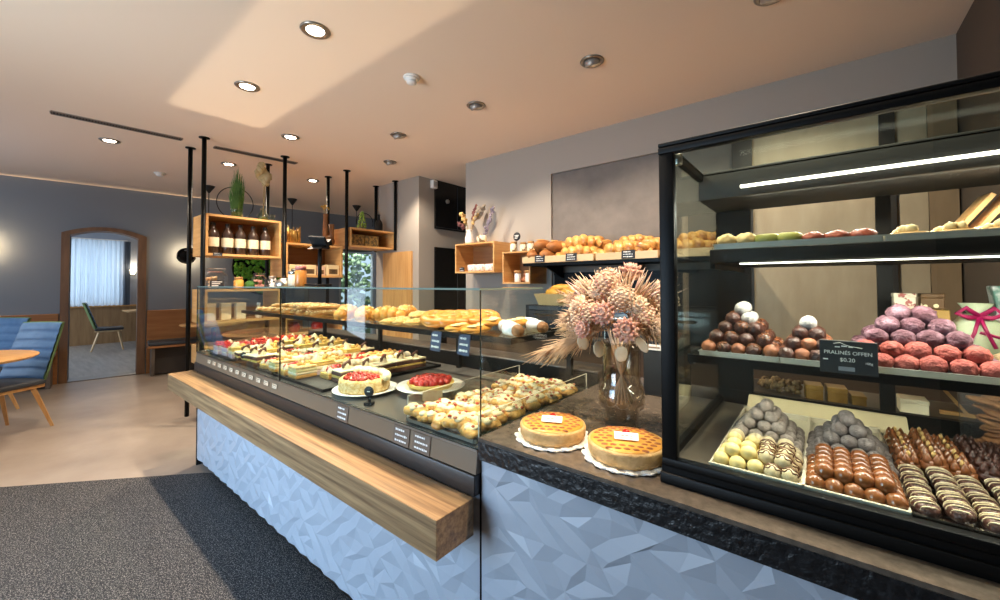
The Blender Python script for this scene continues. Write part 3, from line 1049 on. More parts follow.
M_COOK = mat('cookie_mix', 'e6d2b0', .8, col2='b88a5a', vs=25)
bag('clear bag of cookies with black label beneath the leftmost bottles', (-4.78, 1.33, 1.301), .20, .11, .21, M_COOK, RX, SLATE)
t = thing('honey_jar', 'amber jar in the middle below the bottle shelf', 'jar', (-4.75, 1.53, 1.301))
MB().lathe([(0, 0), (.042, 0), (.046, .01), (.046, .085), (.036, .10), (.036, .105), (0, .105)], n=20).build('body', mat('amber', 'd8973a', .25, col2='e8b45c', vs=8), t)
MB().lathe([(0, .125), (.038, .125), (.04, .12), (.04, .105), (0, .105)], n=20).build('lid', mat('lid_wood', 'b88a54', .6), t)
t = thing('moss_ball', 'small dark green moss ball beside the amber jar', 'decoration', (-4.76, 1.635, 1.301))
MB().ball((0, 0, .042), (.05, .05, .044), sub=3, rough=.25, ns=7).build('ball', mat('moss_dark', '2f5a22', .95, col2='4c7a34', vs=50), t)
bag('clear bag of pink biscuits to the right of the amber jar', (-4.76, 1.73, 1.301), .13, .09, .17, mat('cookie_pink', 'd5a795', .8, col2='b87a68', vs=25), RX)
t = thing('storage_jar', 'patterned black and white jar at the right end below the bottle shelf', 'jar', (-4.74, 1.855, 1.301))
MB().lathe([(0, 0), (.04, 0), (.043, .008), (.043, .10), (.034, .115), (0, .115)], n=20).build('body', mat('jar_pattern', 'e6e0d6', .5, col2='3a342e', vs=34, detail=1, lo=.48, hi=.52), t)
MB().lathe([(0, .14), (.036, .14), (.038, .135), (.038, .115), (0, .115)], n=20).build('lid', mat('lid_steel', 'c9c2b6', .3, .7), t)
for i, y in enumerate((1.285, 1.42, 1.555)):
    carton('cream_carton', '%s plain cream carton in the shelf seen through the end of the pastry case' % ORD[i], (-4.78, y, .988), .09, .06, .17, CREAM, RX + .1, None, 'plain cream cartons behind the glass')
t = thing('sauce_bottle', 'small clear bottle with white cap in the shelf behind the pastry case', 'bottle', (-4.74, 1.72, .988))
MB().lathe([(0, 0), (.033, 0), (.035, .01), (.035, .08), (.018, .12), (.016, .14), (0, .14)], n=18).build('body', mat('bottle_pale', 'd8cbb8', .2), t)
MB().lathe([(0, .165), (.016, .165), (.018, .16), (.018, .138), (0, .138)], n=14).build('cap', WHITE, t)
for i, y in enumerate((2.10, 2.37)):
    t = thing('red_apple_jar', ('left' if i == 0 else 'right') + ' red lidded jar in the low oak box behind the glass', 'jar', (-4.76, y, .798), group='red jars in the low oak box')
    MB().lathe([(0, 0), (.05, 0), (.066, .03), (.066, .07), (.05, .1), (0, .1)], n=20).build('body', mat('jar_red', 'b3241f', .3), t)
    MB().lathe([(0, .12), (.035, .12), (.045, .112), (.046, .1), (0, .1)], n=20).build('lid', mat('jar_red_dark', '8a1a18', .3), t)

# ---------------------------------------------------------------- oak boxes on the back wall
wb = thing('oak_wall_box', 'larger oak box shelf on the back wall holding white packets', 'shelf', (-2.855, 3.25, 1.465))
W(wb, 'box_frame', open_box(-3.135, -2.578, 3.10, 3.388, 1.465, 1.783, .016, True, 'y'))
wb2 = thing('oak_wall_box', 'smaller oak box shelf on the back wall beside the bread trays', 'shelf', (-2.30, 3.25, 1.348))
W(wb2, 'box_frame', open_box(-2.47, -2.137, 3.10, 3.388, 1.348, 1.662, .014, True, 'y'))
t = thing('ceramic_vase', 'white vase at the left end of the larger oak wall box', 'vase', (-3.03, 3.22, 1.784))
MB().lathe([(0, 0), (.04, 0), (.052, .03), (.05, .07), (.034, .12), (.030, .15), (.036, .16), (.03, .16), (.026, .15), (0, .02)], n=20).build('body', WHITE, t)
t = thing('dried_bouquet', 'dried brown grasses and leaves in the white vase', 'dried flowers', (-3.03, 3.22, 1.92))
g = MB()
r_ = random.Random(4)
tips = []
for k in range(9):
    dx, dy, dz = r_.uniform(-.18, .22), r_.uniform(-.05, .04), r_.uniform(.14, .30)
    if dx < -.1:
        dz *= .5
    g.tube([(0, 0, -.1), (dx * .35, dy * .35, dz * .55), (dx, dy, dz)], .0025, n=5)
    tips.append((dx, dy, dz))
g.build('stems', MATS['stem_straw'], t)
for nm, mm, sel in (('beige_plume', mat('plume_beige', 'c9a86c', .9, col2='a8834a', vs=30), tips[0::3]), ('purple_plume', mat('plume_plum', '5a3234', .9, col2='7a4a44', vs=30), tips[1::3]), ('grey_plume', mat('plume_grey', '8f8478', .9, col2='b2a592', vs=30), tips[2::3])):
    for dx, dy, dz in sel:
        g = MB()
        for k in range(9):
            q = .55 + .5 * k / 8
            g.ball((dx * q + jit(.012), dy * q + jit(.01), dz * q + jit(.012)), (.022, .012, .026), sub=1, rough=.4, rot=(jit(.6), jit(.6), jit(.6)))
        g.build(nm, mm, t)
t = thing('flower_pot', 'small patterned cream pot on the larger oak wall box', 'pot', (-2.83, 3.20, 1.784))
MB().lathe([(0, 0), (.04, 0), (.058, .03), (.056, .075), (.05, .082), (.046, .075), (.045, .03), (0, .02)], n=22).build('body', mat('pot_cream', 'e8dcc2', .5, col2='7a6a4c', vs=26, detail=1, lo=.56, hi=.6), t)
t = thing('dried_sprig', 'grey-violet dried sprig rising from the cream pot', 'dried flowers', (-2.82, 3.20, 1.86))
g = MB()
for k in range(26):
    q = k / 25
    g.ball((.04 + .11 * q + jit(.02), jit(.012), .03 + .27 * q + jit(.012)), (.018, .01, .016), sub=1, rough=.4)
g.tube([(0, 0, -.05), (.06, 0, .08), (.15, 0, .3)], .003, n=5)
g.build('sprig', mat('sprig_violet', '8d8290', .9, col2='6d6470', vs=30), t)
M_PACK = mat('packet_white', 'e8e0d8', .5, col2='c9a79c', vs=18, detail=2, lo=.55, hi=.62)
for i, x in enumerate((-2.945, -2.83, -2.70)):
    t = thing('paper_packet', '%s white tied packet inside the larger oak wall box, from the left' % ORD[i], 'packet', (x, 3.2, 1.482), jit(.2), group='white packets in the oak wall box')
    MB().box(-.058, .058, -.05, .05, 0, .075, bev=.016).build('paper', M_PACK, t)
    MB().tube([(-.059, 0, .01), (-.059, 0, .062), (-.045, 0, .077), (0, 0, .078), (.045, 0, .077), (.059, 0, .062), (.059, 0, .01)], .003, n=5).build('ribbon', mat('ribbon_rose', 'a55a52', .5), t)
tagcard('black price card at the left inside the larger oak wall box', (-3.06, 3.13, 1.482), .075, .045, 0)
for i, (x, z) in enumerate(((-2.42, .09), (-2.30, .075), (-2.21, .08))):
    t = thing('spice_jar', '%s small cream jar on top of the smaller oak wall box, from the left' % ORD[i], 'jar', (x, 3.22, 1.663), group='cream jars on the smaller wall box')
    MB().lathe([(0, 0), (.034, 0), (.036, .006), (.036, z * .8), (.03, z), (0, z)], n=18).build('body', MATS['pot_cream'], t)
    MB().lathe([(0, z + .02), (.03, z + .02), (.032, z + .016), (.032, z), (0, z)], n=18).build('lid', MATS['lid_wood'], t)
t = thing('round_sign', 'round black price sign on a stick above the smaller oak wall box', 'price sign', (-2.335, 3.16, 1.663))
MB().tube([(0, 0, 0), (0, 0, .12)], .003, n=6).box(-.02, .02, -.015, .015, 0, .006).build('stick', BLACK, t)
d = MB().lathe([(0, -.003), (.042, -.003), (.042, .003), (0, .003)], n=28, rot=(PI / 2, 0, 0), c=(0, 0, .15)).build('disc', SLATE, t)
MB().box(-.026, .026, -.005, -.0035, .158, .163).box(-.02, .02, -.005, -.0035, .145, .150).box(-.024, .01, -.005, -.0035, .132, .137).build('lettering', CHALK, d)
for i, x in enumerate((-2.355, -2.225)):
    t = thing('preserve_jar', ('left' if i == 0 else 'right') + ' white jar with wooden lid inside the smaller oak wall box', 'jar', (x, 3.2, 1.363), group='white jars in the smaller wall box')
    MB().lathe([(0, 0), (.03, 0), (.032, .006), (.032, .085), (.028, .09), (0, .09)], n=18).build('body', WHITE, t)
    MB().lathe([(0, .115), (.036, .115), (.038, .11), (.036, .09), (0, .09)], n=18).build('lid', MATS['lid_wood'], t)
t = thing('dried_fruit_bunch', 'reddish dried fruits between the two white jars', 'decoration', (-2.29, 3.24, 1.363))
g = MB()
for k in range(9):
    g.ball((jit(.035), jit(.03), .02 + random.uniform(0, .06)), .02, sub=2, rough=.15)
g.build('fruits', mat('fruit_red', '9a5a3e', .6, col2='c08a64', vs=20), t)

# ---------------------------------------------------------------- on the pastry case top
t = thing('screen_stand', 'black pay screen on a tall pole at the pastry case', 'till screen', (-2.33, 1.175, 1.337))
MB().box(-.10, .06, -.045, .045, 0, .014, bev=.003).build('base', BLACK, t)
MB().lathe([(.011, .014), (.011, .245)], n=14).build('pole', BLACK, t)
s = MB().box(-.066, .066, -.008, .008, -.040, .040, bev=.004)
s.move(Matrix.Translation((0, -.005, .262)) @ Euler((.62, .10, .25)).to_matrix().to_4x4())
s.build('screen', mat('screen_black', '101011', .7, spec=.2), t)
s = MB().prism([(-.045, -.03), (.045, 0), (.045, .035)], -.05, .05, axis='x')
s.move(Matrix.Translation((0, .0, .25)) @ Euler((0, 0, .35)).to_matrix().to_4x4())
s.build('bracket', BLACK, t)
t = thing('steel_bowl', 'small steel cloche on the glass top left of the till screen', 'bowl', (-2.78, 1.16, 1.337))
MB().lathe([(0, .006), (.05, .006), (.055, .0), (.058, .004), (.045, .035), (.02, .052), (0, .055)], n=24).build('dome', STEEL, t)
MB().ball((0, 0, .062), .008, sub=2).build('knob', BLACK, t)
t = thing('candle_tin', 'silver topped jar on the glass top beside the steel cloche', 'jar', (-2.60, 1.15, 1.337))
MB().lathe([(0, 0), (.036, 0), (.038, .006), (.038, .075), (0, .075)], n=20).build('body', mat('tin_cream', 'd9c8a8', .3), t)
MB().lathe([(0, .095), (.036, .095), (.039, .09), (.039, .075), (0, .075)], n=20).build('lid', CHROME, t)
t = thing('jam_jar', 'orange jar with pink lid on the glass top by the till pole', 'jar', (-2.475, 1.13, 1.337))
MB().lathe([(0, 0), (.03, 0), (.033, .006), (.033, .09), (.026, .1), (0, .1)], n=20).build('body', mat('jam_orange', 'c98a45', .2, col2='b06f34', vs=12), t)
MB().lathe([(0, .125), (.028, .125), (.031, .12), (.031, .1), (0, .1)], n=20).build('lid', mat('lid_rose', 'b8746a', .5), t)
# ---------------------------------------------------------------- seating corner
M_BLUE = mat('leather_blue', '56799f', .4, col2='6587ac', vs=8)
M_GREEN = mat('leather_green', '6b8a5c', .5)
M_SEAT = mat('cushion_dark', '32363c', .55)


def make_chair(lb, legm='oak_z'):
    t = thing('dining_chair', lb, 'chair', group='quilted dining chairs')
    MB().box(-.225, .225, -.23, .20, .415, .465, bev=.018).build('seat', M_SEAT, t)
    MB().box(-.20, .20, -.20, .20, .385, .417, bev=.004, seg=1).build('seat_frame', MATS[legm], t)
    b = MB()
    V, F = [], []
    NZ, NX = 36, 12
    for k in range(NZ + 1):
        q = k / NZ
        z = .462 + .515 * q
        sc = .018 * abs(math.sin(PI * q * 6)) ** .55
        hw = .222 - .022 * q
        for i in range(NX + 1):
            p = 2 * i / NX - 1
            V.append((hw * p, .205 + .165 * q - .040 * p * p - sc * (1 - .6 * p ** 8), z))
    for k in range(NZ):
        for i in range(NX):
            c = k * (NX + 1) + i
            F.append((c, c + 1, c + NX + 2, c + NX + 1))
    b.mesh(V, F, None, True)
    b.build('backrest', M_BLUE, t)
    V, F = [], []
    for off in (.004, .022):
        for k in range(7):
            q = k / 6
            for i in range(9):
                p = 2 * i / 8 - 1
                V.append(((.228 - .022 * q) * p, .205 + .165 * q - .040 * p * p + off, .455 + .528 * q))
    for o_ in (0, 63):
        for k in range(6):
            for i in range(8):
                c = o_ + k * 9 + i
                F.append((c, c + 1, c + 10, c + 9))
    for k in range(6):
        for i in (0, 8):
            c = k * 9 + i
            F.append((c, c + 9, c + 72, c + 63))
    for i in range(8):
        F += [(i, i + 1, i + 64, i + 63), (54 + i, 55 + i, 118 + i, 117 + i)]
    MB().mesh(V, F, None, True).build('back_shell', M_GREEN, t)
    for sx in (-1, 1):
        for y0, y1 in ((-.15, -.225), (.13, .245)):
            l = MB()
            l.tube([(sx * .16, y0, .40), (sx * .225, y1, 0)], [.024, .0145], n=4)
            l.build('leg', MATS[legm], t)
    return t


ang = math.atan2(.60, .80)          # front (-y) turned towards (.60,-.80)
ch = make_chair('blue quilted chair with oak legs at the oak table by the arch')
ch.location = (-5.80, -.03, 0)
ch.rotation_euler = (0, 0, ang)
dup(ch, (-6.90, -.22, 0), ang - .1, 'blue quilted chair farther back by the wall, mostly hidden by the nearer chair')
ch2 = dup(ch, (-11.60, 1.36, 0), PI - .12, 'green and grey chair with pale legs in the side room')
M_PALE = MATS['oakpale_z']
for c in ch2.children:
    if c.name.startswith('leg') or c.name.startswith('seat_frame'):
        c.data = c.data.copy()
        c.data.materials[0] = M_PALE


def round_table(lb, loc, r, h=.752, rb=.22):
    t = thing('round_table', lb, 'table', loc)
    MB().lathe([(0, h - .028), (r - .03, h - .028), (r, h - .012), (r, h - .004), (r - .004, h), (0, h)], n=56).build('table_top', MATS['oak_y'], t)
    MB().lathe([(.03, .02), (.03, h - .03)], n=20).build('column', BLACK, t)
    MB().lathe([(0, h - .045), (.16, h - .045), (.16, h - .028), (0, h - .028)], n=28).build('top_plate', BLACK, t)
    MB().lathe([(0, 0), (rb - .005, 0), (rb, .006), (rb - .015, .014), (.05, .022), (0, .022)], n=40).build('base', BLACKM, t)
    return t


round_table('round oak table at the left edge of the photo before the blue chair', (-5.45, -.36, 0), .56)
round_table('round oak table half hidden behind the nearer blue chair', (-7.58, -.26, 0), .34, .752, .16)
tb = LW(2.12, .62, 0)
round_table('round oak table in front of the wall bench right of the arch', tuple(tb), .42)


def bench(lb, u0, u1):
    o = LW((u0 + u1) / 2, 0, 0)
    t = thing('wall_bench', lb, 'bench', tuple(o), -LWT, group='oak wall benches')
    h = (u1 - u0) / 2
    MB().box(.002, .035, -h, h, .0, .955, bev=.003, seg=1).build('backrest', MATS['oakdark_y'], t)
    MB().box(.035, .46, -h, h, .42, .455, bev=.003, seg=1).build('seat_board', MATS['oakdark_y'], t)
    MB().box(.04, .475, -h + .005, h - .005, .455, .505, bev=.016).build('cushion', M_SEAT, t)
    for y in (-h + .06, h - .06):
        MB().prism([(.05, 0), (.33, 0), (.42, .42), (.05, .42)], y - .02, y + .02, axis='y').build('side_support', mat('bench_grey', '5f564e', .5, col2='73685e', vs=2, scale=(9, 9, 1)), t)
    MB().box(.05, .30, -h + .08, h - .08, .02, .42).build('kick_panel', mat('bench_dark', '38322d', .6), t)


bench('oak wall bench with dark cushion right of the arched doorway', 1.37, 3.6)
bench('oak wall bench left of the arched doorway behind the blue chairs', -1.9, .465)


def wall_lamp(lb, u, z):
    o = LW(u, 0, z)
    t = thing('wall_lamp', lb, 'wall lamp', tuple(o), -LWT, group='ring wall lamps')
    MB().lathe([(0, 0), (.07, 0), (.07, .02), (0, .02)], n=28, rot=(0, PI / 2, 0)).build('back_plate', BLACK, t)
    MB().lathe([(.085, .060), (.115, .055), (.122, .065), (.115, .080), (.095, .082), (.085, .07)], n=40, rot=(0, PI / 2, 0), cap=False).build('ring', BLACK, t)
    MB().lathe([(0, .028), (.045, .028), (.045, .034), (0, .034)], n=32, rot=(0, PI / 2, 0)).build('diffuser', mat('wall_lamp_glow', 'ffd9a0', .4, emit=9), t)
    MB().lathe([(0, .062), (.086, .062), (.09, .066), (.086, .07), (0, .07)], n=32, rot=(0, PI / 2, 0)).build('front_disc', BLACK, t)
    b = MB()
    for k in range(15):
        a0, a1 = PI * 1.08 + PI * .84 * k / 15, PI * 1.08 + PI * .84 * (k + 1) / 15
        V = [(x, r * math.cos(a), r * math.sin(a)) for a in (a0, a1) for x, r in ((.08, .13), (.14, .10), (.14, .05), (.075, .08))]
        b.mesh(V, [(0, 1, 5, 4), (1, 2, 6, 5), (2, 3, 7, 6), (3, 0, 4, 7)])
    b.build('half_shade', BLACK, t)
    d = bpy.data.lights.new('wall_lamp_light', 'POINT')
    d.energy = 14
    d.color = (1, .72, .42)
    d.shadow_soft_size = .01
    l = bpy.data.objects.new('wall_lamp_light', d)
    COL.objects.link(l)
    l.location = LW(u, .050, z)


wall_lamp('glowing ring wall lamp at the left edge of the photo', -.20, 1.84)
wall_lamp('glowing ring wall lamp between the arch and the hanging shelves', 1.83, 1.81)

# moss picture on the wall behind the shelves
t = thing('moss_picture', 'large round green moss picture on the wall behind the hanging shelves', 'wall decoration', tuple(LW(2.95, .01, 1.66)), -LWT)
g = MB()
for k in range(420):
    a, r = random.uniform(0, 2 * PI), .46 * math.sqrt(random.random())
    g.ball((.035 + jit(.008), r * math.cos(a), r * math.sin(a)), (.022, .034, .034), sub=1, rough=.3, seed=k)
g.build('moss', mat('moss_bright', '3c7a1c', .95, col2='6aa030', vs=30), t)
MB().lathe([(0, 0), (.49, 0), (.50, .01), (.50, .045), (.485, .045), (.485, .02), (0, .02)], n=60, rot=(0, PI / 2, 0)).build('frame', BLACK, t)

# side room: curtain, lamp, table
M_CURT = bpy.data.materials.new('curtain_white')
M_CURT.use_nodes = True
nt = M_CURT.node_tree
nt.nodes.clear()
o_ = nt.nodes.new('ShaderNodeOutputMaterial')
mx = nt.nodes.new('ShaderNodeMixShader')
d1 = nt.nodes.new('ShaderNodeBsdfDiffuse')
d2 = nt.nodes.new('ShaderNodeBsdfTranslucent')
d1.inputs['Color'].default_value = lin('dfe6f0')
d2.inputs['Color'].default_value = lin('dfe8f6')
mx.inputs['Fac'].default_value = .6
nt.links.new(d1.outputs[0], mx.inputs[1])
nt.links.new(d2.outputs[0], mx.inputs[2])
nt.links.new(mx.outputs[0], o_.inputs['Surface'])
c = MB()
N = 150
V, F = [], []
for i in range(N + 1):
    y = .62 + 1.12 * i / N
    for z, amp in ((.87, .036), (1.6, .034), (2.2, .028), (2.37, .02)):
        V.append((-12.80 + amp * math.sin(i * .62 + .35 * math.sin(i * .21)), y + .006 * math.sin(i * .9 + z), z))
for i in range(N):
    for k in range(3):
        a = i * 4 + k
        F.append((a, a + 4, a + 5, a + 1))
t = tag(c.mesh(V, F, None, True).build('curtain', M_CURT), 'white gathered curtain at the window of the side room', 'curtain')
t = thing('curtain_rail', 'thin pale curtain rail above the white curtain', 'curtain rail', (-12.80, 1.18, 2.385))
MB().box(-.012, .012, -.62, .62, -.01, .01).build('rail', WHITE, t)
t = thing('side_curtain', 'dark grey drape gathered at the right end of the white curtain', 'curtain', (-12.79, 1.80, .87))
c = MB()
V, F = [], []
for i in range(25):
    for z in (0, .7, 1.5):
        V.append((.025 * math.sin(i * 1.1), -.05 + .1 * i / 24, z))
for i in range(24):
    for k in range(2):
        a = i * 3 + k
        F.append((a, a + 3, a + 4, a + 1))
c.mesh(V, F, None, True).build('drape', mat('drape_grey', '6d7888', .8), t)
t = thing('wall_lamp', 'small glowing wall lamp in the side room right of the curtain', 'wall lamp', (-12.90, 1.90, 1.64))
MB().box(0, .03, -.05, .05, -.06, .06, bev=.004).build('back_plate', CHROME, t)
MB().lathe([(.03, -.05), (.055, .02), (.06, .06), (.05, .06), (.04, .0), (.02, -.04)], n=20, c=(.09, 0, 0)).build('lamp_shade', mat('lamp_glow_side', 'ffe2b8', .4, emit=6), t)
d = bpy.data.lights.new('side_lamp_light', 'POINT')
d.energy = 5
d.color = (1, .8, .55)
d.shadow_soft_size = .05
l = bpy.data.objects.new('side_lamp_light', d)
COL.objects.link(l)
l.location = (-12.72, 1.90, 1.75)
t = thing('dining_table', 'rectangular oak table seen through the arch beside the green chair', 'table', (-12.25, 2.25, 0))
MB().box(-.40, .40, -.55, .6, .735, .765, bev=.003, seg=1).build('table_top', MATS['oakpale_y'], t)
MB().box(-.05, .05, -.05, .05, .02, .735).box(-.25, .25, -.25, .25, 0, .02).build('pedestal', BLACK, t)

# garden hedge beyond the glazed door
hg = MB()
r_ = random.Random(3)
for k in range(700):
    p = LW(4.0 + 1.6 * r_.random(), -1.0 - .5 * r_.random(), 2.4 * r_.random())
    hg.ball(p, (.07, .07, .05), sub=1, rough=.5, seed=k, rot=(r_.random(), r_.random(), 0))
h = hg.build('garden_hedge', mat('hedge_leaf', '5a7a50', .7, col2='a8c09a', vs=30))
tag(h, 'pale green hedge outside the glazed door', 'hedge')
h['kind'] = 'stuff'

# oak panel, speaker and doors around the passage
t = thing('oak_panel_door', 'plain oak panel door on the grey pier below the corner shelf', 'cupboard door', (-4.53, 3.37, 0))
MB().box(-.315, .31, -.015, .018, .02, 1.785, bev=.002, seg=1).build('door_leaf', MATS['oak_z'], t)
MB().box(-.315, .31, -.018, -.014, 1.285, 1.29).build('joint', MATS['oakdark_x'], t)
t = thing('wall_speaker', 'small white box on the pier edge near the ceiling', 'speaker', (-4.085, 3.62, 2.70))
MB().box(-.012, .05, -.04, .04, -.06, .05, bev=.006).build('body', WHITE, t)
MB().box(.05, .052, -.03, .03, -.05, .03).build('grille', mat('grille_grey', 'b8b4ae', .6), t)
for z0, z1, lb in ((2.10, 2.769, 'black glass panel high in the passage beside the pier'), (.0, 1.85, 'black door low in the passage beside the pier')):
    t = thing('dark_cupboard', lb, 'cupboard', (-4.085, 4.05, z0))
    MB().box(-.012, .012, -.40, .62, 0.002, z1 - z0, bev=.003, seg=1).build('leaf', mat('panel_black', '0b0c0e', .25), t)
    MB().box(.012, .018, -.38, .60, .02, .03).box(.012, .018, .02, .028, .02, z1 - z0 - .03).build('trim', mat('panel_line', '2a2b2e', .4), t)
    if z0 > 1:
        MB().lathe([(0, 0), (.03, 0), (.03, .02), (0, .03)], n=16, rot=(0, PI / 2, 0), c=(.012, -.18, .40)).build('knob', STEEL, t)

# entrance mat
m_ = MB().prism([(-6.10, -2.05), (-3.452, .905), (-3.40, .94), (.60, .94), (.60, -2.05)], .0005, .009)
mt = m_.build('entrance_mat', mat('mat_carpet', '16171a', .95, col2='9b948e', vs=200, detail=2, lo=.50, hi=.74, bump=.6, bs=300))
tag(mt, 'dark speckled entrance mat in front of the pastry case', 'door mat')
# ---------------------------------------------------------------- cakes and pastries in the glass case
DZ = .849
M_SPONGE = mat('sponge', 'd8a655', .8, col2='c08a40', vs=60, bump=.3, bs=200)
M_CREAMF = mat('cream_filling', 'ead9b4', .55, sub=.1)
M_CREAMY = mat('cream_yellow', 'd8b25c', .55)
M_PINKC = mat('cream_lilac', 'cdb2ba', .6)
M_CHOC = mat('choc_sponge', '4a2c20', .7, col2='613a2a', vs=50)
M_RED = mat('red_glaze', 'a81f1c', .15, col2='c93a2c', vs=40, coat=.5)
M_ALM = mat('almond_crust', 'd9ab62', .8, col2='f0d6a0', vs=70, lo=.4, hi=.6, bump=.6, bs=150)
M_GREENL = mat('pistachio', 'cfc48a', .7)


def dollop(b, c, r, m):
    b.lathe([(0, 0), (r, 0), (r * 1.05, r * .25), (r * .8, r * .5), (r * .85, r * .65), (r * .5, r * .95), (r * .5, r * 1.05), (r * .15, r * 1.4), (0, r * 1.5)], c=c, m=m, n=10)


def layers(sx, sy, hs):
    b = MB()
    z = 0
    for h, m in hs:
        b.box(-sx / 2, sx / 2, -sy / 2, sy / 2, z, z + h, m, bev=.003, seg=1)
        z += h
    return b, z


def cake_kind(nm, cat, hs, top, sx=.072, sy=.085):
    t = thing(nm, 'x', cat)
    b, z = layers(sx, sy, hs)
    b.build('body', None, t)
    g = MB()
    top(g, z, sx, sy)
    g.build('topping', None, t)
    return t


def top_red(g, z, sx, sy):
    g.box(-sx / 2 - .001, sx / 2 + .001, -sy / 2 - .001, sy / 2 + .001, z, z + .007, M_RED, bev=.003)
    for k in range(7):
        g.ball((jit(sx * .36), jit(sy * .38), z + .011), .010, M_RED, sub=1)
    dollop(g, (0, sy * .28, z + .005), .014, M_CREAMF)


def top_cream(g, z, sx, sy):
    g.box(-sx / 2, sx / 2, -sy / 2, sy / 2, z, z + .008, M_CREAMY, bev=.003)
    dollop(g, (0, -sy * .22, z + .006), .020, M_CREAMF)
    g.ball((0, sy * .2, z + .012), .012, M_CREAMY, sub=2)


def top_choc(g, z, sx, sy):
    g.box(-sx / 2, sx / 2, -sy / 2, sy / 2, z, z + .006, M_CREAMF, bev=.002)
    dollop(g, (0, 0, z + .004), .018, M_CREAMF)
    g.box(-.004, .004, -.02, .02, z + .01, z + .034, M_CHOC, rot=(.3, .2, .4))


def top_straw(g, z, sx, sy):
    for k in range(5):
        g.ball((jit(sx * .3), jit(sy * .3), z + .010), (.014, .014, .012), M_RED, sub=2, rough=.15, seed=k)
    for k in range(4):
        dollop(g, ((k % 2 - .5) * sx * .6, (k // 2 - .5) * sy * .65, z), .014, M_CREAMF)


def top_puff(g, z, sx, sy):
    for k in range(3):
        g.ball((jit(.006), (k - 1) * sy * .3, z + .012), (.024, .018, .018), M_CREAMF, sub=2, rough=.2, ns=4, seed=k)
    g.ball((.012, 0, z + .028), .010, M_RED, sub=1)


def top_nut(g, z, sx, sy):
    g.box(-sx / 2, sx / 2, -sy / 2, sy / 2, z, z + .012, M_ALM, bev=.004)
    for k in range(6):
        g.ball((jit(sx * .35), jit(sy * .35), z + .014), (.013, .009, .006), M_SPONGE, sub=1, rot=(jit(.5), jit(.5), jit(2)))


KND = {
    'red': (Kind(cake_kind('berry_cake_slice', 'cake slice', [(.018, M_PINKC), (.004, M_CREAMF), (.018, M_PINKC), (.006, M_CREAMF)], top_red)), 'red glazed berry cake slice', 'red glazed berry cake slices'),
    'cream': (Kind(cake_kind('cream_cake_slice', 'cake slice', [(.022, M_PINKC), (.016, M_CREAMF), (.012, M_CREAMY)], top_cream)), 'cream topped yellow cake slice', 'cream topped cake slices'),
    'choc': (Kind(cake_kind('chocolate_cake_slice', 'cake slice', [(.016, M_CHOC), (.010, M_CREAMY), (.014, M_CHOC)], top_choc)), 'brown layered cake slice with cream top', 'brown layered cake slices'),
    'straw': (Kind(cake_kind('strawberry_tartlet', 'tartlet', [(.016, M_SPONGE), (.008, M_CREAMY)], top_straw)), 'strawberry tartlet with cream dots', 'strawberry tartlets'),
    'puff': (Kind(cake_kind('cream_puff', 'cream puff', [(.018, M_SPONGE), (.010, M_CREAMF)], top_puff)), 'cream puff with red berry', 'cream puffs'),
    'nut': (Kind(cake_kind('almond_slice', 'cake slice', [(.014, M_SPONGE), (.010, M_CREAMF), (.012, M_GREENL)], top_nut)), 'almond topped layered slice', 'almond topped slices'),
}
cols = ['red', 'red', 'cream', 'choc', 'cream', 'choc', 'nut', 'puff', 'straw', 'nut', 'puff', 'choc']
rk = random.Random(21)
for (a, b, lb) in ((-3.42, -2.895, 'left'), (-2.885, -2.365, 'middle'), (-2.355, -1.80, 'right')):
    t = thing('serving_tray', 'flat black tray under the %s cake columns in the pastry case' % lb, 'tray', ((a + b) / 2, 1.30, DZ))
    MB().box(a - (a + b) / 2, b - (a + b) / 2, -.375, .36, 0, .006, bev=.002).build('plate', BLACKM, t)
    e = MB()
    for q in ((a - (a + b) / 2, a - (a + b) / 2 + .008, -.375, .36), (b - (a + b) / 2 - .008, b - (a + b) / 2, -.375, .36), (a - (a + b) / 2, b - (a + b) / 2, -.375, -.367), (a - (a + b) / 2, b - (a + b) / 2, .352, .36)):
        e.box(*q, .004, .014)
    e.build('rim', BLACK, t)
for i, k in enumerate(cols):
    x = -3.345 + .131 * i
    for j in range(6):
        y = 1.00 + .108 * j
        if i >= 10 and j < 1:
            continue
        k2 = k if (i < 2 or rk.random() < .68) else rk.choice(['choc', 'nut', 'puff', 'straw', 'cream'])
        kd, nm, gr = KND[k2]
        kd.put((x + jit(.008), y + jit(.006), DZ + .0065), jit(.12) + (PI if k2 == 'puff' else 0), '%s, %s column from left, %s from front' % (nm, ORD[i], ORD[j]), random.uniform(1.18, 1.38), gr)


def plate(lb, loc, r):
    t = thing('cake_plate', lb, 'plate', loc)
    MB().lathe([(0, .004), (r * .6, .004), (r * .62, 0), (r * .66, 0), (r * .7, .006), (r, .016), (r, .019), (r * .69, .011), (0, .008)], n=48).build('plate_body', WHITE, t)
    return t


plate('white plate under the almond currant cake', (-1.665, 1.062, DZ), .146)
t = thing('currant_cake', 'almond coated cake topped with red currants on a white plate', 'cake', (-1.668, 1.058, DZ + .0115))
MB().lathe([(0, 0), (.108, 0), (.113, .012), (.111, .05), (.104, .058), (0, .058)], n=40, sx=1.05).build('cake_body', M_ALM, t)
g = MB()
for k in range(130):
    a, r = random.uniform(0, 2 * PI), .092 * math.sqrt(random.random())
    x, y = r * math.cos(a), r * math.sin(a)
    if y < .035:
        g.ball((x, y, .062 + jit(.003)), .0085, sub=1)
g.build('red_currants', M_RED, t)
g = MB()
for k in range(12):
    g.ball((-.105 + .021 * k, .075 - .0016 * (k - 5.5) ** 2 + jit(.008), .070), (.020, .020, .018), sub=2, rough=.2, ns=4, seed=k)
g.build('cream_balls', mat('cream_ball', 'f2e6b8', .6), t)
plate('white plate under the strawberry flan', (-1.43, 1.255, DZ + .012), .158)
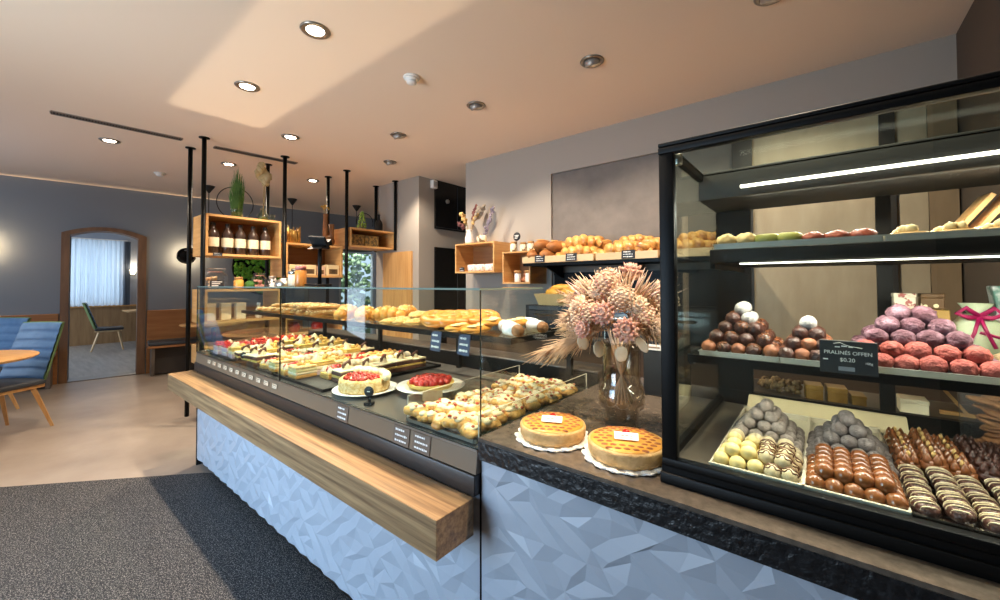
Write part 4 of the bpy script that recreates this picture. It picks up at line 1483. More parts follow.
t = thing('plate_stand', 'low clear stand carrying the strawberry flan plate', 'stand', (-1.43, 1.255, DZ))
MB().lathe([(.07, 0), (.075, 0), (.075, .0115), (.07, .0115)], n=32, cap=False).build('ring', GLASSJ, t)
t = thing('strawberry_flan', 'round glazed strawberry flan on a white plate', 'flan', (-1.43, 1.255, DZ + .0235))
MB().lathe([(0, 0), (.098, 0), (.110, .020), (.106, .024), (.1, .018), (0, .016)], n=44).build('crust', M_CREAMY, t)
g = MB()
for k in range(46):
    a, r = k * 2.4, .09 * math.sqrt(k / 46)
    g.ball((r * math.cos(a), r * math.sin(a), .026 + .014 * (1 - r / .09)), (.016, .016, .016), sub=2, rough=.12, seed=k)
g.build('strawberries', M_RED, t)
tagcard('small tan card in front of the strawberry flan', (-1.30, 1.15, DZ), .085, .045, .75, -.25, 0, mat('card_tan', 'a98a64', .6))

# round black sign on a foot in front of the currant cake, and its twin at the left
for x, y, lb in ((-1.47, .955, 'round black sign on a foot in front of the currant cake'), (-2.83, .945, 'round black sign on a foot at the left front of the cake columns')):
    t = thing('round_sign', lb, 'price sign', (x, y, DZ), .5)
    MB().box(-.006, .006, -.002, .004, 0, .05).box(-.016, .016, -.016, .016, 0, .012).build('foot', BLACK, t)
    d = MB().lathe([(0, -.003), (.019, -.003), (.022, 0), (.019, .003), (0, .003)], n=28, rot=(PI / 2, 0, 0), c=(0, -.003, .055)).build('disc', SLATE, t)
    MB().lathe([(.012, -.0035), (.0145, -.0035), (.0145, -.003), (.012, -.003)], n=24, rot=(PI / 2, 0, 0), c=(0, -.0035, .055), cap=False).box(-.006, .006, -.0075, -.006, .054, .057).build('lettering', CHALK, d)

# savoury pastries between acrylic dividers
for x, lb, y1 in ((-1.185, 'clear acrylic divider between the flan and the savoury pastries', 1.62), (-.838, 'clear acrylic divider at the right end of the savoury pastries', 1.66)):
    t = thing('acrylic_divider', lb, 'divider', (x, 1.3, DZ))
    b = MB()
    pane(b, -.0025, .0025, -.37, y1 - 1.3, 0, .092, ACRYL, ACRYLE)
    b.build('sheet', None, t)
t = thing('serving_tray', 'black tray with steel rim full of savoury pastries', 'tray', (-1.012, 1.297, DZ))
MB().box(-.165, .165, -.375, .40, 0, .006, bev=.002).build('plate', BLACKM, t)
MB().box(-.168, -.160, -.378, .403, .004, .016).box(.160, .168, -.378, .403, .004, .016).box(-.165, .165, -.378, -.370, .004, .016).box(-.165, .165, .395, .403, .004, .016).build('rim', STEEL, t)
M_PUFF = mat('puff_golden', 'dca95c', .5, col2='b4722c', vs=22, lo=.45, hi=.75, bump=.4, bs=90)
M_PUFF2 = mat('puff_white', 'eedcb4', .6, col2='e0bd80', vs=30, lo=.5, hi=.8)


def savoury(seed):
    t = thing('savoury_pastry', 'x', 'savoury pastry')
    r_ = random.Random(seed)
    g = MB()
    for k in range(3):
        g.ball(((k - 1) * .016, r_.uniform(-.003, .003), .012), (.019, .022, .013), sub=2, rough=.22, ns=4, seed=seed + k, flat=-.9)
    g.ball((-.026, .004, .011), (.010, .013, .009), sub=2, rough=.2, seed=seed).ball((.026, -.004, .011), (.010, .013, .009), sub=2, rough=.2, seed=seed + 9)
    g.build('crust', M_PUFF, t)
    g = MB()
    for k in range(3):
        g.ball(((k - 1) * .013 + r_.uniform(-.003, .003), r_.uniform(-.006, .006), .022), (.013, .015, .0075), M_PUFF2 if (k + seed) % 3 else M_CREAMF, sub=2, rough=.25, ns=4, seed=seed * 3 + k, rot=(0, r_.uniform(-.3, .3), r_.uniform(-.6, .6)))
    for k in range(2):
        g.ball((r_.uniform(-.022, .022), r_.uniform(-.012, .012), .028), (.006, .005, .004), (mat('tomato', 'b84426', .4), mat('ham', 'd08468', .5), mat('herb', '77803a', .7))[(k + seed) % 3 if seed == 4 else (k + seed) % 2], sub=1)
    g.build('filling', None, t)
    return Kind(t)


SV = [savoury(k) for k in (1, 2, 3, 4, 5)]
for j in range(11):
    for i in range(5):
        SV[(i * 3 + j * 2 + (i * j) % 3) % 5].put((-1.142 + .064 * i + (.008 if j % 2 else -.008) + jit(.006), .942 + .066 * j + jit(.006), DZ + .006 + .018 * random.random()), jit(.8), 'savoury puff pastry in the right tray, %s row back, %s from left' % (ORD[j], ORD[i]), random.uniform(1.2, 1.5), 'savoury puff pastries on the right tray')

# pastries on the glass shelf
SZ = 1.152
M_BAG_ = mat('baguette_crust', 'e0b672', .6, col2='9c6228', vs=26, scale=(1, .4, 1), bump=.5, bs=70)
t = thing('seed_stick', 'x', 'bread stick')
g = MB()
n = 9
pts = [(.004 * math.sin(k * 1.3), -.155 + .31 * k / n, .018) for k in range(n + 1)]
g.tube(pts, [.007] + [.0155 + .002 * math.sin(k * 2.2) for k in range(1, n)] + [.007], n=10, sq=.85)
g.build('crust', M_BAG_, t)
g = MB()
for k in range(26):
    a = random.uniform(.3, PI - .3)
    g.ball((.0165 * math.cos(a), jit(.14), .018 + .0135 * math.sin(a)), (.004, .006, .003), sub=1, rot=(0, 0, jit(1)))
g.build('seeds', mat('seed_pale', 'efdcae', .7), t)
K = Kind(t)
for i in range(9):
    K.put((-3.22 + .102 * i, 1.31 + jit(.015), SZ), jit(.12) + .05, 'seeded bread stick, %s from the left in the lower layer' % ORD[i], 1, 'seeded bread sticks on the glass shelf')
for i in range(6):
    K.put((-3.0 + .10 * i, 1.33 + jit(.02), SZ + .030), jit(.15) + .08, 'seeded bread stick, %s from the left lying on top' % ORD[i], 1, 'seeded bread sticks on the glass shelf')
M_CROIS = mat('croissant_gold', 'dc9e48', .45, col2='b8742c', vs=16, bump=.4, bs=60)
t = thing('bread_roll', 'x', 'bread roll')
g = MB()
for k in range(5):
    q = (k - 2) / 2
    r = .050 - .014 * q * q
    g.ball((.0, .036 * (k - 2), r * .82), (r, .034, r * .82), sub=3, rough=.06, ns=5, seed=k)
g.build('crust', M_CROIS, t)
g = MB()
for k in range(30):
    a, y = random.uniform(.5, PI - .5), jit(.075)
    r = .050 - .014 * (y / .072) ** 2
    g.ball((r * math.cos(a), y, r * .82 + r * .84 * math.sin(a)), (.004, .003, .003), sub=1)
g.build('seeds', MATS['seed_pale'], t)
K = Kind(t)
for (x, y, a), lb in zip(((-2.06, 1.20, .5), (-1.90, 1.21, .7), (-1.80, 1.27, 2.2), (-1.80, 1.40, .4)), ('leftmost bread roll on the glass shelf', 'second bread roll from the left on the glass shelf', 'bread roll before the rearmost roll on the glass shelf', 'rearmost bread roll on the glass shelf')):
    K.put((x, y, SZ), a, 'golden seeded ' + lb, 1.0, 'golden rolls on the glass shelf')
t = thing('flat_bread', 'x', 'flat bread')
g = MB().ball((0, 0, .013), (.048, .13, .016), sub=3, rough=.12, ns=3, flat=-.8)
g.build('crust', mat('flat_crust', 'd8b270', .7, col2='b98a48', vs=20, bump=.5, bs=80), t)
g = MB()
for k in range(50):
    a, r = random.uniform(0, 2 * PI), math.sqrt(random.random())
    x, y = .042 * r * math.cos(a), .115 * r * math.sin(a)
    g.ball((x, y, .013 + .0165 * math.sqrt(max(0, 1 - r * r * .85))), (.006, .004, .003), sub=1, rot=(0, 0, jit(2)))
g.build('seeds', mat('seed_green', 'b3aa70', .8, col2='e6d7a8', vs=90), t)
K = Kind(t)
for i, (x, y, z, a) in enumerate(((-1.68, 1.25, 0, .3), (-1.58, 1.25, .004, .35), (-1.48, 1.24, .008, .3), (-1.60, 1.32, .028, .8), (-1.47, 1.33, .032, .6))):
    K.put((x, y, SZ + z), a, 'seed covered flat bread, %s' % (('%s from the left in the lower layer' % ORD[i]) if i < 3 else ('left one lying on top' if i == 3 else 'right one lying on top')), 1, 'seeded flat breads')
t = thing('ring_pretzel', 'x', 'pretzel')
g = MB()
g.tube([(.055 * math.cos(a), .055 * math.sin(a), .026) for a in [2 * PI * k / 28 for k in range(28)]], .027, n=12, closed=True, sq=.9)
g.tube([(.045 * math.cos(a), .02 * math.sin(a * 2) - .0, .036) for a in [PI * k / 12 for k in range(13)]], .015, n=8)
g.build('crust', mat('pretzel_gold', 'dd9440', .35, col2='c4782c', vs=14, coat=.3), t)
K = Kind(t)
for i, (x, y) in enumerate(((-1.35, 1.215), (-1.305, 1.25), (-1.27, 1.29), (-1.235, 1.335), (-1.20, 1.38))):
    K.put((x, y, SZ + .022), (.30, .15, .3), 'golden ring pretzel, %s from the front of the leaning row' % ORD[i], .85, 'leaning golden ring pretzels')
t = thing('cheese_bread', 'x', 'cheese bread')
MB().ball((0, 0, .013), (.05, .10, .016), sub=3, rough=.1, ns=3, flat=-.8).build('crust', mat('cheese_crust', 'dc9c3c', .5, col2='c88330', vs=16), t)
g = MB()
for k in range(4):
    g.ball((jit(.02), -.06 + .04 * k, .028), (.022, .018, .004), sub=2, rough=.3, seed=k)
g.build('cheese', mat('cheese_pale', 'f0dca0', .5), t)
K = Kind(t)
for i, (x, y, z) in enumerate(((-1.20, 1.21, 0), (-1.09, 1.20, .003), (-1.10, 1.31, .02), (-1.01, 1.36, .02))):
    K.put((x, y, SZ + z), .3 + jit(.2), 'orange cheese topped bread, %s from the left' % ORD[i], 1, 'cheese topped breads')
t = thing('wrapped_sandwich', 'x', 'sandwich')
g = MB().tube([(-.085, 0, .030), (-.07, 0, .030), (0, 0, .032), (.07, 0, .030), (.085, 0, .030)], [.014, .027, .031, .028, .014], n=14)
g.build('bread', mat('bread_brown', '8a5a36', .6, col2='a87448', vs=24, bump=.4, bs=70), t)
MB().tube([(-.05, 0, .0315), (0, 0, .0325), (.045, 0, .0315)], [.0325, .0335, .0325], n=20).build('paper_band', mat('paper_bluewhite', 'dfe3ea', .5), t)
K = Kind(t)
for i, (x, y) in enumerate(((-.915, 1.185), (-.985, 1.25), (-.905, 1.335), (-.985, 1.41))):
    K.put((x, y + .02, SZ), -.42 + jit(.08), 'sandwich in a white paper band, %s from the front' % ORD[i], .78, 'paper banded sandwiches')
M_BCARD = mat('card_blue', '3c4866', .5)
for x, lb in ((-1.235, 'blue price card hanging under the ring pretzels'), (-1.075, 'blue price card hanging under the cheese breads')):
    tagcard(lb, (x, 1.105, 1.075), .068, .08, -.10, -.12, 3, M_BCARD)
# cards and labels on the sloping price strip
M_CARDB = mat('card_brown', '6a5848', .5)
for i, (x, lb) in enumerate(((-1.585, 'brown price card on the strip below the currant cake'), (-1.185, 'left one of two brown price cards on the strip below the savoury pastries'), (-1.075, 'right one of two brown price cards on the strip below the savoury pastries'))):
    tagcard(lb, (x, .897, .772), .092, .064, 0, -.117, 3, M_CARDB, group='brown price cards on the strip')
t = thing('strip_label', 'x', 'label', group='small white labels on the price strip')
MB().box(-.028, .028, -.001, .001, 0, .022, bev=.0008, seg=1).build('card', mat('label_warm', 'd9c3a4', .6), t)
MB().box(-.022, .02, -.0016, -.0009, .013, .017).box(-.022, .01, -.0016, -.0009, .005, .008).build('lettering', mat('label_ink', '8a7460', .7), t)
K = Kind(t)
for i in range(11):
    K.put((-3.34 + .108 * i, .8985, .800), (-.117, 0, 0), 'small pale label on the price strip, %s from the left end' % ORD[i])
t = thing('tongs', 'steel serving tongs lying at the left end of the pastry case deck', 'tongs', (-3.50, .99, DZ), .4)
MB().tube([(-.09, .012, .006), (0, .02, .008), (.08, .006, .01), (.095, 0, .01), (.08, -.006, .01), (0, -.02, .008), (-.09, -.012, .006)], .005, n=6).build('arms', CHROME, t)
MB().ball((-.10, .014, .008), (.018, .008, .006), sub=2).ball((-.10, -.014, .008), (.018, .008, .006), sub=2).build('tips', CHROME, t)
# ---------------------------------------------------------------- bread trays on the wall shelf
M_TRAY = MATS['oakpale_x']


def bread_tray(lb, x0, x1):
    xc = (x0 + x1) / 2
    t = thing('bread_tray', lb, 'tray', (xc, 3.19, 1.5345), group='wooden bread trays')
    h = (x1 - x0) / 2
    MB().box(-h, h, -.19, .19, 0, .012).build('base', M_TRAY, t)
    for n, (a, b, c, d) in (('rail', (-h, h, -.20, -.188)), ('rail', (-h, h, .188, .20)), ('end', (-h, -h + .012, -.188, .188)), ('end', (h - .012, h, -.188, .188))):
        MB().box(a, b, c, d, 0, .058, bev=.002, seg=1).build(n, M_TRAY, t)
    return t


bread_tray('left wooden tray with brown loaves and braids on the wall shelf', -2.15, -1.44)
bread_tray('middle wooden tray of braided loaves on the wall shelf', -1.42, -.93)
bread_tray('right wooden tray of braided loaves seen through the chocolate case', -.91, -.44)
TZ = 1.548
M_BRAID = mat('braid_gold', 'e2b164', .34, col2='a5642a', vs=15, lo=.40, hi=.66, coat=.3, bump=.15, bs=60)
M_BROWNL = mat('loaf_brown', 'b8783c', .55, col2='8d5628', vs=10, bump=.4, bs=60)
t = thing('braided_loaf', 'x', 'braided loaf')
g = MB()
for k in range(6):
    q = (k - 2.5) / 2.5
    w = .058 * (1 - .38 * q * q)
    for s in (-1, 1):
        g.ball((.056 * (k - 2.5) + .014 * s, s * w * .52, w * .95 + .006 * ((k + (s > 0)) % 2)), (.056, w * .62, w * .86), sub=3, rough=.05, rot=(0, s * -.25, s * .80), seed=k)
g.build('crust', M_BRAID, t)
K = Kind(t)
for (x, y, z, a, s), lb in zip((
        (-1.62, 3.09, 0, .03, 1.2), (-1.62, 3.29, .0, .05, 1.2), (-1.63, 3.19, .098, .04, 1.22),
        (-1.20, 3.09, 0, .10, 1.3), (-1.17, 3.28, 0, -.1, 1.1), (-1.18, 3.26, .095, .3, 1.0), (-1.00, 3.18, .05, 1.1, 1.0),
        (-.70, 3.10, 0, .05, 1.15), (-.68, 3.24, 0, .0, 1.05), (-.69, 3.17, .075, .05, 1.0)), (
        'front braided loaf in the left tray', 'rear braided loaf in the left tray', 'braided loaf lying on top in the left tray',
        'long front braided loaf in the middle tray', 'rear braided loaf in the middle tray', 'small braided loaf on top in the middle tray', 'braided loaf standing crosswise at the right end of the middle tray',
        'front braided loaf in the tray seen through the chocolate case', 'rear braided loaf in the tray seen through the chocolate case', 'top braided loaf in the tray seen through the chocolate case')):
    K.put((x, y, TZ + z), a, 'golden ' + lb, s, 'golden braided loaves')
t = thing('brown_loaf', 'x', 'loaf')
MB().ball((0, 0, .045), (.062, .115, .05), sub=3, rough=.07, ns=2.5, flat=-.9).build('crust', M_BROWNL, t)
g = MB()
for k in range(3):
    g.ball((0, -.05 + .05 * k, .092), (.035, .010, .004), sub=2, rot=(0, 0, .4))
g.build('scoring', mat('flour_crust', 'd8a868', .8), t)
K = Kind(t)
for (x, y, z), lb in zip(((-2.08, 3.12, 0), (-1.94, 3.12, 0), (-2.01, 3.13, .09), (-1.87, 3.16, .075)), ('leftmost brown loaf at the bottom of the left bread tray', 'second brown loaf at the bottom of the left bread tray', 'brown loaf lying on the two lower loaves of the left tray', 'brown loaf leaning on the braids in the left bread tray')):
    K.put((x, y, TZ + z), jit(.2), lb, 1.22, 'brown loaves in the left tray')
for x, lb in ((-1.955, 'black price card on the lip of the left tray below the brown loaves'), (-1.64, 'black price card on the lip of the left tray below the braids'), (-1.15, 'black price card on the lip of the middle tray')):
    tagcard(lb, (x, 2.984, 1.539), .105, .065, 0, -.1, 3)

# bread basket on the oven
t = thing('bread_basket', 'cream cardboard bread basket on the oven below the trays', 'basket', (-1.70, 3.03, 1.166), .0)
b = MB()
for poly in ([(-.24, -.16, 0), (.24, -.16, 0), (.24, .16, 0), (-.24, .16, 0)],):
    pass
V = [(-.21, -.13, 0), (.21, -.13, 0), (.21, .13, 0), (-.21, .13, 0), (-.24, -.16, .095), (.24, -.16, .095), (.24, .16, .095), (-.24, .16, .095),
     (-.20, -.12, .006), (.20, -.12, .006), (.20, .12, .006), (-.20, .12, .006), (-.232, -.152, .095), (.232, -.152, .095), (.232, .152, .095), (-.232, .152, .095)]
F = [(0, 3, 2, 1)] + [(i, (i + 1) % 4, 4 + (i + 1) % 4, 4 + i) for i in range(4)] + [(8, 9, 10, 11)] + [(8 + (i + 1) % 4, 8 + i, 12 + i, 12 + (i + 1) % 4) for i in range(4)] + [(4 + i, 4 + (i + 1) % 4, 12 + (i + 1) % 4, 12 + i) for i in range(4)]
b.mesh(V, F).build('body', mat('card_basket', 'd9bb84', .7), t)
MB().lathe([(0, 0), (.035, 0), (.035, .001), (0, .001)], n=24, rot=(PI / 2 - .3, 0, 0), c=(.02, -.1475, .05)).build('round_print', mat('print_brown', 'b98d54', .7), t)
t = thing('bread_loaf', 'x', 'loaf')
MB().ball((0, 0, .04), (.055, .12, .045), sub=3, rough=.1, ns=3, flat=-.9).build('crust', mat('loaf_yellow', 'd8a63c', .5, col2='b9822c', vs=12, bump=.3), t)
K = Kind(t)
for (x, y, z, a, s), lb in zip(((-1.83, 3.0, .055, .9, 1), (-1.68, 3.02, .055, 1.1, 1), (-1.78, 3.08, .10, 1.9, .9), (-1.58, 3.05, .08, .5, 1.1)), ('leftmost yellow loaf in the cardboard basket', 'middle yellow loaf in the cardboard basket', 'yellow loaf lying on top in the cardboard basket', 'right yellow loaf in the cardboard basket')):
    K.put((x, y, 1.168 + z), a, lb, s, 'yellow loaves in the cardboard basket')

# ---------------------------------------------------------------- two apple cakes on the worktop
CZ = .8925
M_CUST = mat('custard_glaze', 'dca648', .35, col2='c98a30', vs=12, coat=.4)
M_HOLE = mat('lattice_brown', '8a4a14', .4)
M_PIE = mat('pie_side', 'c79a5c', .75, col2='dab27a', vs=40, bump=.4, bs=120)


def apple_cake(lb, x, y, R, rot):
    d = thing('cake_doily', 'white lace paper doily under the %s apple cake' % lb.split()[0], 'doily', (x, y, CZ), rot)
    n = 96
    b = MB()
    V = [(0, 0, .003)] + [((R + .012 + .005 * math.sin(16 * 2 * PI * k / n)) * math.cos(2 * PI * k / n), (R + .012 + .005 * math.sin(16 * 2 * PI * k / n)) * math.sin(2 * PI * k / n), .004 + .003 * (k % 6 < 3)) for k in range(n)]
    V += [(0, 0, .0005)] + [(v[0], v[1], v[2] - .003) for v in V[1:n + 1]]
    F = [(0, 1 + k, 1 + (k + 1) % n) for k in range(n)] + [(n + 1, n + 2 + (k + 1) % n, n + 2 + k) for k in range(n)] + [(1 + k, n + 2 + k, n + 2 + (k + 1) % n, 1 + (k + 1) % n) for k in range(n)]
    b.mesh(V, F).build('lace', mat('doily_white', 'f2efe9', .8), d)
    t = thing('apple_cake', lb, 'cake', (x, y, CZ + .0048), rot)
    MB().lathe([(0, 0), (R * .92, 0), (R * .98, .012), (R, .034), (R * .97, .040), (0, .040)], n=56).build('side_crust', M_PIE, t)
    MB().lathe([(0, .046), (R * .6, .0455), (R * .90, .043), (R * .955, .038), (0, .038)], n=56).build('glazed_top', M_CUST, t)
    g = MB()
    s = R * .215
    for i in range(-5, 6):
        for j in range(-5, 6):
            px, py = (i + .5 * (j % 2)) * s, j * s * .86
            if math.hypot(px, py) < R * .86 and not (abs(px) < R * .36 and -R * .38 < py < R * .22):
                g.ball((px, py, .0455 - .004 * (math.hypot(px, py) / R) ** 2), (s * .44, s * .27, .0038), sub=2)
    g.build('lattice_gaps', M_HOLE, t)
    MB().ball((0, R * .10, .053), .0105, sub=3).build('cherry', mat('cherry', 'b01818', .12, coat=.8), t)
    c = MB().box(-.030, .030, -.0008, .0008, -.012, .012, bev=.0006, seg=1)
    c.move(Matrix.Translation((0, -R * .2, .056)) @ Euler((-1.05, 0, 0)).to_matrix().to_4x4())
    c = c.build('paper_tag', WHITE, t)
    e = MB()
    for k, (a, b_) in enumerate(((-.016, -.006), (-.003, .006), (.009, .015))):
        e.box(a, b_, -.0016, -.0008, -.001, .002)
    for k, (a, b_) in enumerate(((-.016, .002), (.006, .016))):
        e.box(a, b_, -.0016, -.0008, -.0075, -.006)
    e.move(Matrix.Translation((0, -R * .2, .056)) @ Euler((-1.05, 0, 0)).to_matrix().to_4x4())
    e.build('lettering', mat('ink_red', '9a7a72', .7), c)


apple_cake('left glazed lattice apple cake with cherry beside the pastry case', -.630, 1.028, .097, .45)
apple_cake('right glazed lattice apple cake with cherry against the chocolate case', -.409, 1.036, .100, .40)

# ---------------------------------------------------------------- vase with dried flowers
VX, VY = -.512, 1.262
t = thing('flower_vase', 'smoked glass vase on the worktop behind the apple cakes', 'vase', (VX, VY, CZ))
MB().lathe([(0, 0), (.050, 0), (.053, .004), (.053, .050), (.068, .060), (.072, .070), (.072, .118), (.064, .132), (.060, .142), (.060, .262), (.0625, .264), (.0625, .268), (.056, .268), (.056, .142), (.060, .13), (.067, .116), (.067, .072), (.048, .058), (.048, .010), (0, .010)], n=48).build('body', SMOKE, t)
bq = thing('dried_bouquet', 'large pink and cream dried flower bouquet in the smoked glass vase', 'dried flowers', (VX, VY, CZ + .012))
rb = random.Random(11)
M_ST = mat('stem_pale', 'e2ccb2', .8)
g = MB()
for k in range(16):
    a = 2 * PI * k / 16
    g.tube([(.036 * math.cos(a), .036 * math.sin(a), .062), (-.01 * math.cos(a), -.01 * math.sin(a), .17), (.045 * math.cos(a + 2.6), .045 * math.sin(a + 2.6), .30)], .0028, n=6)
g.build('stems', M_ST, bq)
M_PET = mat('petal_rose', 'b98270', .85, col2='d2a692', vs=30)
M_PET2 = mat('petal_cream', 'dfc8aa', .85, col2='c09c7e', vs=30)
M_CORE = mat('flower_core', 'b98c74', .9, col2='e0c2a6', vs=80)


def blossom(c, d, r, m, closed=.5):
    d = Vector(d).normalized()
    q = d.to_track_quat('Z', 'Y').to_matrix().to_4x4()
    b = MB()
    b.ball((0, 0, r * .35), (r * .55, r * .55, r * .45), M_CORE, sub=2, rough=.25, ns=6)
    for ring, (n, tilt, ln) in enumerate(((9, .25, .95), (11, .55, 1.0), (12, .9, .9))):
        for k in range(n):
            a = 2 * PI * k / n + ring * .3
            tt = tilt * (1.2 - closed * .5)
            p = Vector((math.sin(tt) * math.cos(a), math.sin(tt) * math.sin(a), math.cos(tt)))
            e = p.to_track_quat('Z', 'Y').to_euler()
            b.ball(p * r * ln * .62 + Vector((0, 0, .0)), (r * .17, r * .09, r * .46), m, sub=1, rot=e)
    b.move(Matrix.Translation(Vector(c)) @ q)
    b.build('blossom', None, bq)


for c, r, m in (((-.085, -.07, .355), .055, M_PET2), ((.0, -.11, .345), .050, M_PET), ((.075, -.07, .37), .042, M_PET2), ((-.03, -.06, .41), .052, M_PET2),
                ((-.13, -.02, .37), .046, M_PET), ((.06, -.115, .305), .048, M_PET), ((-.055, -.12, .30), .04, M_PET), ((.11, -.03, .32), .040, M_PET2), ((-.15, .05, .42), .045, M_PET), ((.02, .03, .46), .05, M_PET), ((.10, .05, .41), .045, M_PET2), ((-.06, .06, .45), .045, M_PET2)):
    blossom(c, (c[0] * 2.2, c[1] * 2.2 - .06, .12 + (c[2] - .35)), r * 1.08, m)


def plume(base, tip, n, spread, m, nm='plume', ln=.09):
    b = MB()
    base, tip = Vector(base), Vector(tip)
    ax = (tip - base)
    b.tube([base - ax * .3, base, base + ax * .5, tip], [.002, .002, .0015, .0005], m, n=5)
    for k in range(n):
        q = rb.uniform(0, 1)
        p = base + ax * q
        o = Vector((rb.uniform(-1, 1), rb.uniform(-1, 1), rb.uniform(-1, 1))) * spread * (1 - .55 * q)
        e = p + ax.normalized() * ln * rb.uniform(.5, 1) + o
        b.tube([p, p + (e - p) * .5 + Vector((0, 0, .008)), e], [.0016, .0014, .0004], m, n=4)
    b.build(nm, m, bq)


M_PAMP = mat('pampas_beige', 'c9a985', .95, col2='dcc3a2', vs=20)
M_REED = mat('reed_pink', 'd3aa9c', .9, col2='e9d0c2', vs=20)
for tip, n in (((-.205, -.03, .205), 230), ((-.20, .03, .28), 200), ((-.19, -.13, .22), 170), ((.115, -.06, .30), 110)):
    plume((tip[0] * .35, tip[1] * .35, .285), tip, n, .045, M_PAMP, 'pampas_plume')
for k in range(15):
    a = -1.05 + 2.1 * k / 14
    b = MB()
    for q in range(9):
        aa = a + rb.uniform(-.22, .22)
        L = rb.uniform(.085, .145)
        y0 = rb.uniform(-.06, .06)
        p0 = Vector((.07 * math.sin(aa), y0, .36))
        p1 = p0 + Vector((L * math.sin(aa) * 1.05, rb.uniform(-.03, .03), L * math.cos(aa * .8)))
        pm = (p0 + p1) / 2 + Vector((rb.uniform(-.008, .008), rb.uniform(-.008, .008), .005))
        b.tube([p0, (p0 + pm) / 2, pm, (pm + p1) / 2, p1], [.0018, .0042, .0055, .0036, .0006], (M_REED, M_PAMP, M_PET2)[q % 3], n=5, sq=.5)
    b.build('reed_tuft', None, bq)
for k in range(8):
    c = Vector(((-.10, -.09, .33), (-.045, -.125, .355), (.045, -.10, .40), (.10, -.07, .345), (-.14, -.03, .30), (-.02, -.07, .445), (.13, .0, .39), (-.10, -.01, .42))[k])
    b = MB()
    rr = rb.uniform(.034, .046)
    for q in range(150):
        z_ = 1 - 2 * (q + .5) / 150
        t_ = q * 2.39996
        n_ = Vector((math.sqrt(1 - z_ * z_) * math.cos(t_), math.sqrt(1 - z_ * z_) * math.sin(t_), z_))
        b.ball(c + n_ * rr * rb.uniform(.80, 1.18), (.0062, .0045, .0025), (M_PET2, M_PAMP, M_PET)[q % 3 if k % 2 else 0], sub=1, rot=n_.to_track_quat('Z', 'Y').to_euler())
    b.ball(c, rr * .86, M_CORE, sub=2)
    b.build('pompon_blossom', None, bq)
for k in range(12):
    s = -1 if k % 2 else 1
    plume((.04 * s, rb.uniform(-.05, .02), .32), (s * rb.uniform(.09, .19 if s < 0 else .13), rb.uniform(-.10, .05), rb.uniform(.28, .42)), 110, .055, M_PET2 if k % 3 else M_PAMP, 'wispy_filler', .045)
M_LEAFP = mat('leaf_pale', 'd8c8a8', .6, col2='c4b08a', vs=12)
for c, e in (((.045, -.11, .235), (.2, .3, .2)), ((-.02, -.125, .245), (-.3, .2, 1)), ((.10, -.09, .265), (.4, -.3, -.5)), ((-.09, -.09, .255), (.1, -.4, .7)), ((.135, .0, .275), (.5, .1, .3))):
    MB().ball(c, (.019, .003, .025), sub=3, rough=.1, rot=e).build('leaf', M_LEAFP, bq)

# black holder behind the vase
t = thing('card_holder', 'tall black box with a white label behind the vase', 'holder', (-.50, 1.70, CZ))
MB().box(-.08, .08, -.04, .06, 0, .265, bev=.003).build('body', BLACKM, t)
q = MB().box(-.070, .0, -.0425, -.0405, .185, .208).build('label', WHITE, t)
MB().box(-.06, -.012, -.0435, -.0425, .193, .199).build('lettering', mat('label_ink', '8a7460', .7), q)
MB().tube([(.05, -.045, .24), (.06, -.06, .15), (.05, -.05, .02), (.055, -.06, .004)], .003, n=6).build('cable', BLACK, t)
# ---------------------------------------------------------------- chocolates in the black case
M_GREY = mat('cocoa_grey', '85796f', .95, col2='a0948a', vs=60, bump=.4, bs=300)
M_DGREY = mat('cocoa_darkgrey', '5f5652', .95, col2='7d7470', vs=60, bump=.4, bs=300)
M_DARK_ = mat('choc_dark', '3a2019', .35, col2='5a352a', vs=40, bump=.5, bs=120)
M_MILK = mat('choc_milk', '7a4522', .16, col2='8c5530', vs=20, coat=.4)
M_NOUG = mat('choc_orange', '9c5f3c', .5, col2='7c4428', vs=30, bump=.3, bs=100)
M_WHT = mat('choc_white', 'e0cd8e', .45, col2='cfb978', vs=20)
M_IVORY = mat('choc_ivory', 'd6c6a2', .5, col2='c4b088', vs=24)
M_DUST = mat('sugar_white', 'b4aeaa', .95, bump=.4, bs=300)
M_CORAL = mat('praline_coral', '8f3c34', .75, col2='b05a4e', vs=40, lo=.4, hi=.7, bump=.6, bs=130)
M_MAUVE = mat('praline_mauve', '55303a', .85, col2='94707c', vs=26, lo=.45, hi=.68, bump=.6, bs=130)
M_NUT = mat('nut_beige', 'a98b66', .8, col2='c4aa84', vs=40, bump=.6, bs=100)


def ball_kind(nm, cat, r, m, rough=.05, stripes=None, sq=(1, 1, 1), extra=None):
    t = thing(nm, 'x', cat)
    MB().ball((0, 0, 0), (r * sq[0], r * sq[1], r * sq[2]), sub=3, rough=rough, ns=4, seed=r * 900).build('body', m, t)
    if stripes:
        g = MB()
        for k in (-1, 0, 1):
            pts = []
            for i in range(13):
                a = .25 + (PI - .5) * i / 12
                y = .45 * k * r + .18 * r * math.sin(i * 1.3)
                rr = math.sqrt(max(1e-6, r * r * sq[0] ** 2 - y * y)) * 1.02
                pts.append((rr * math.cos(a), y * sq[1], rr * math.sin(a) * sq[2] / sq[0]))
            g.tube(pts, r * .09, n=5)
        g.build('drizzle', stripes, t)
    if extra:
        extra(t, r)
    return Kind(t)


STEEL = mat('tray_silver', 'c4beb2', .35, .55)


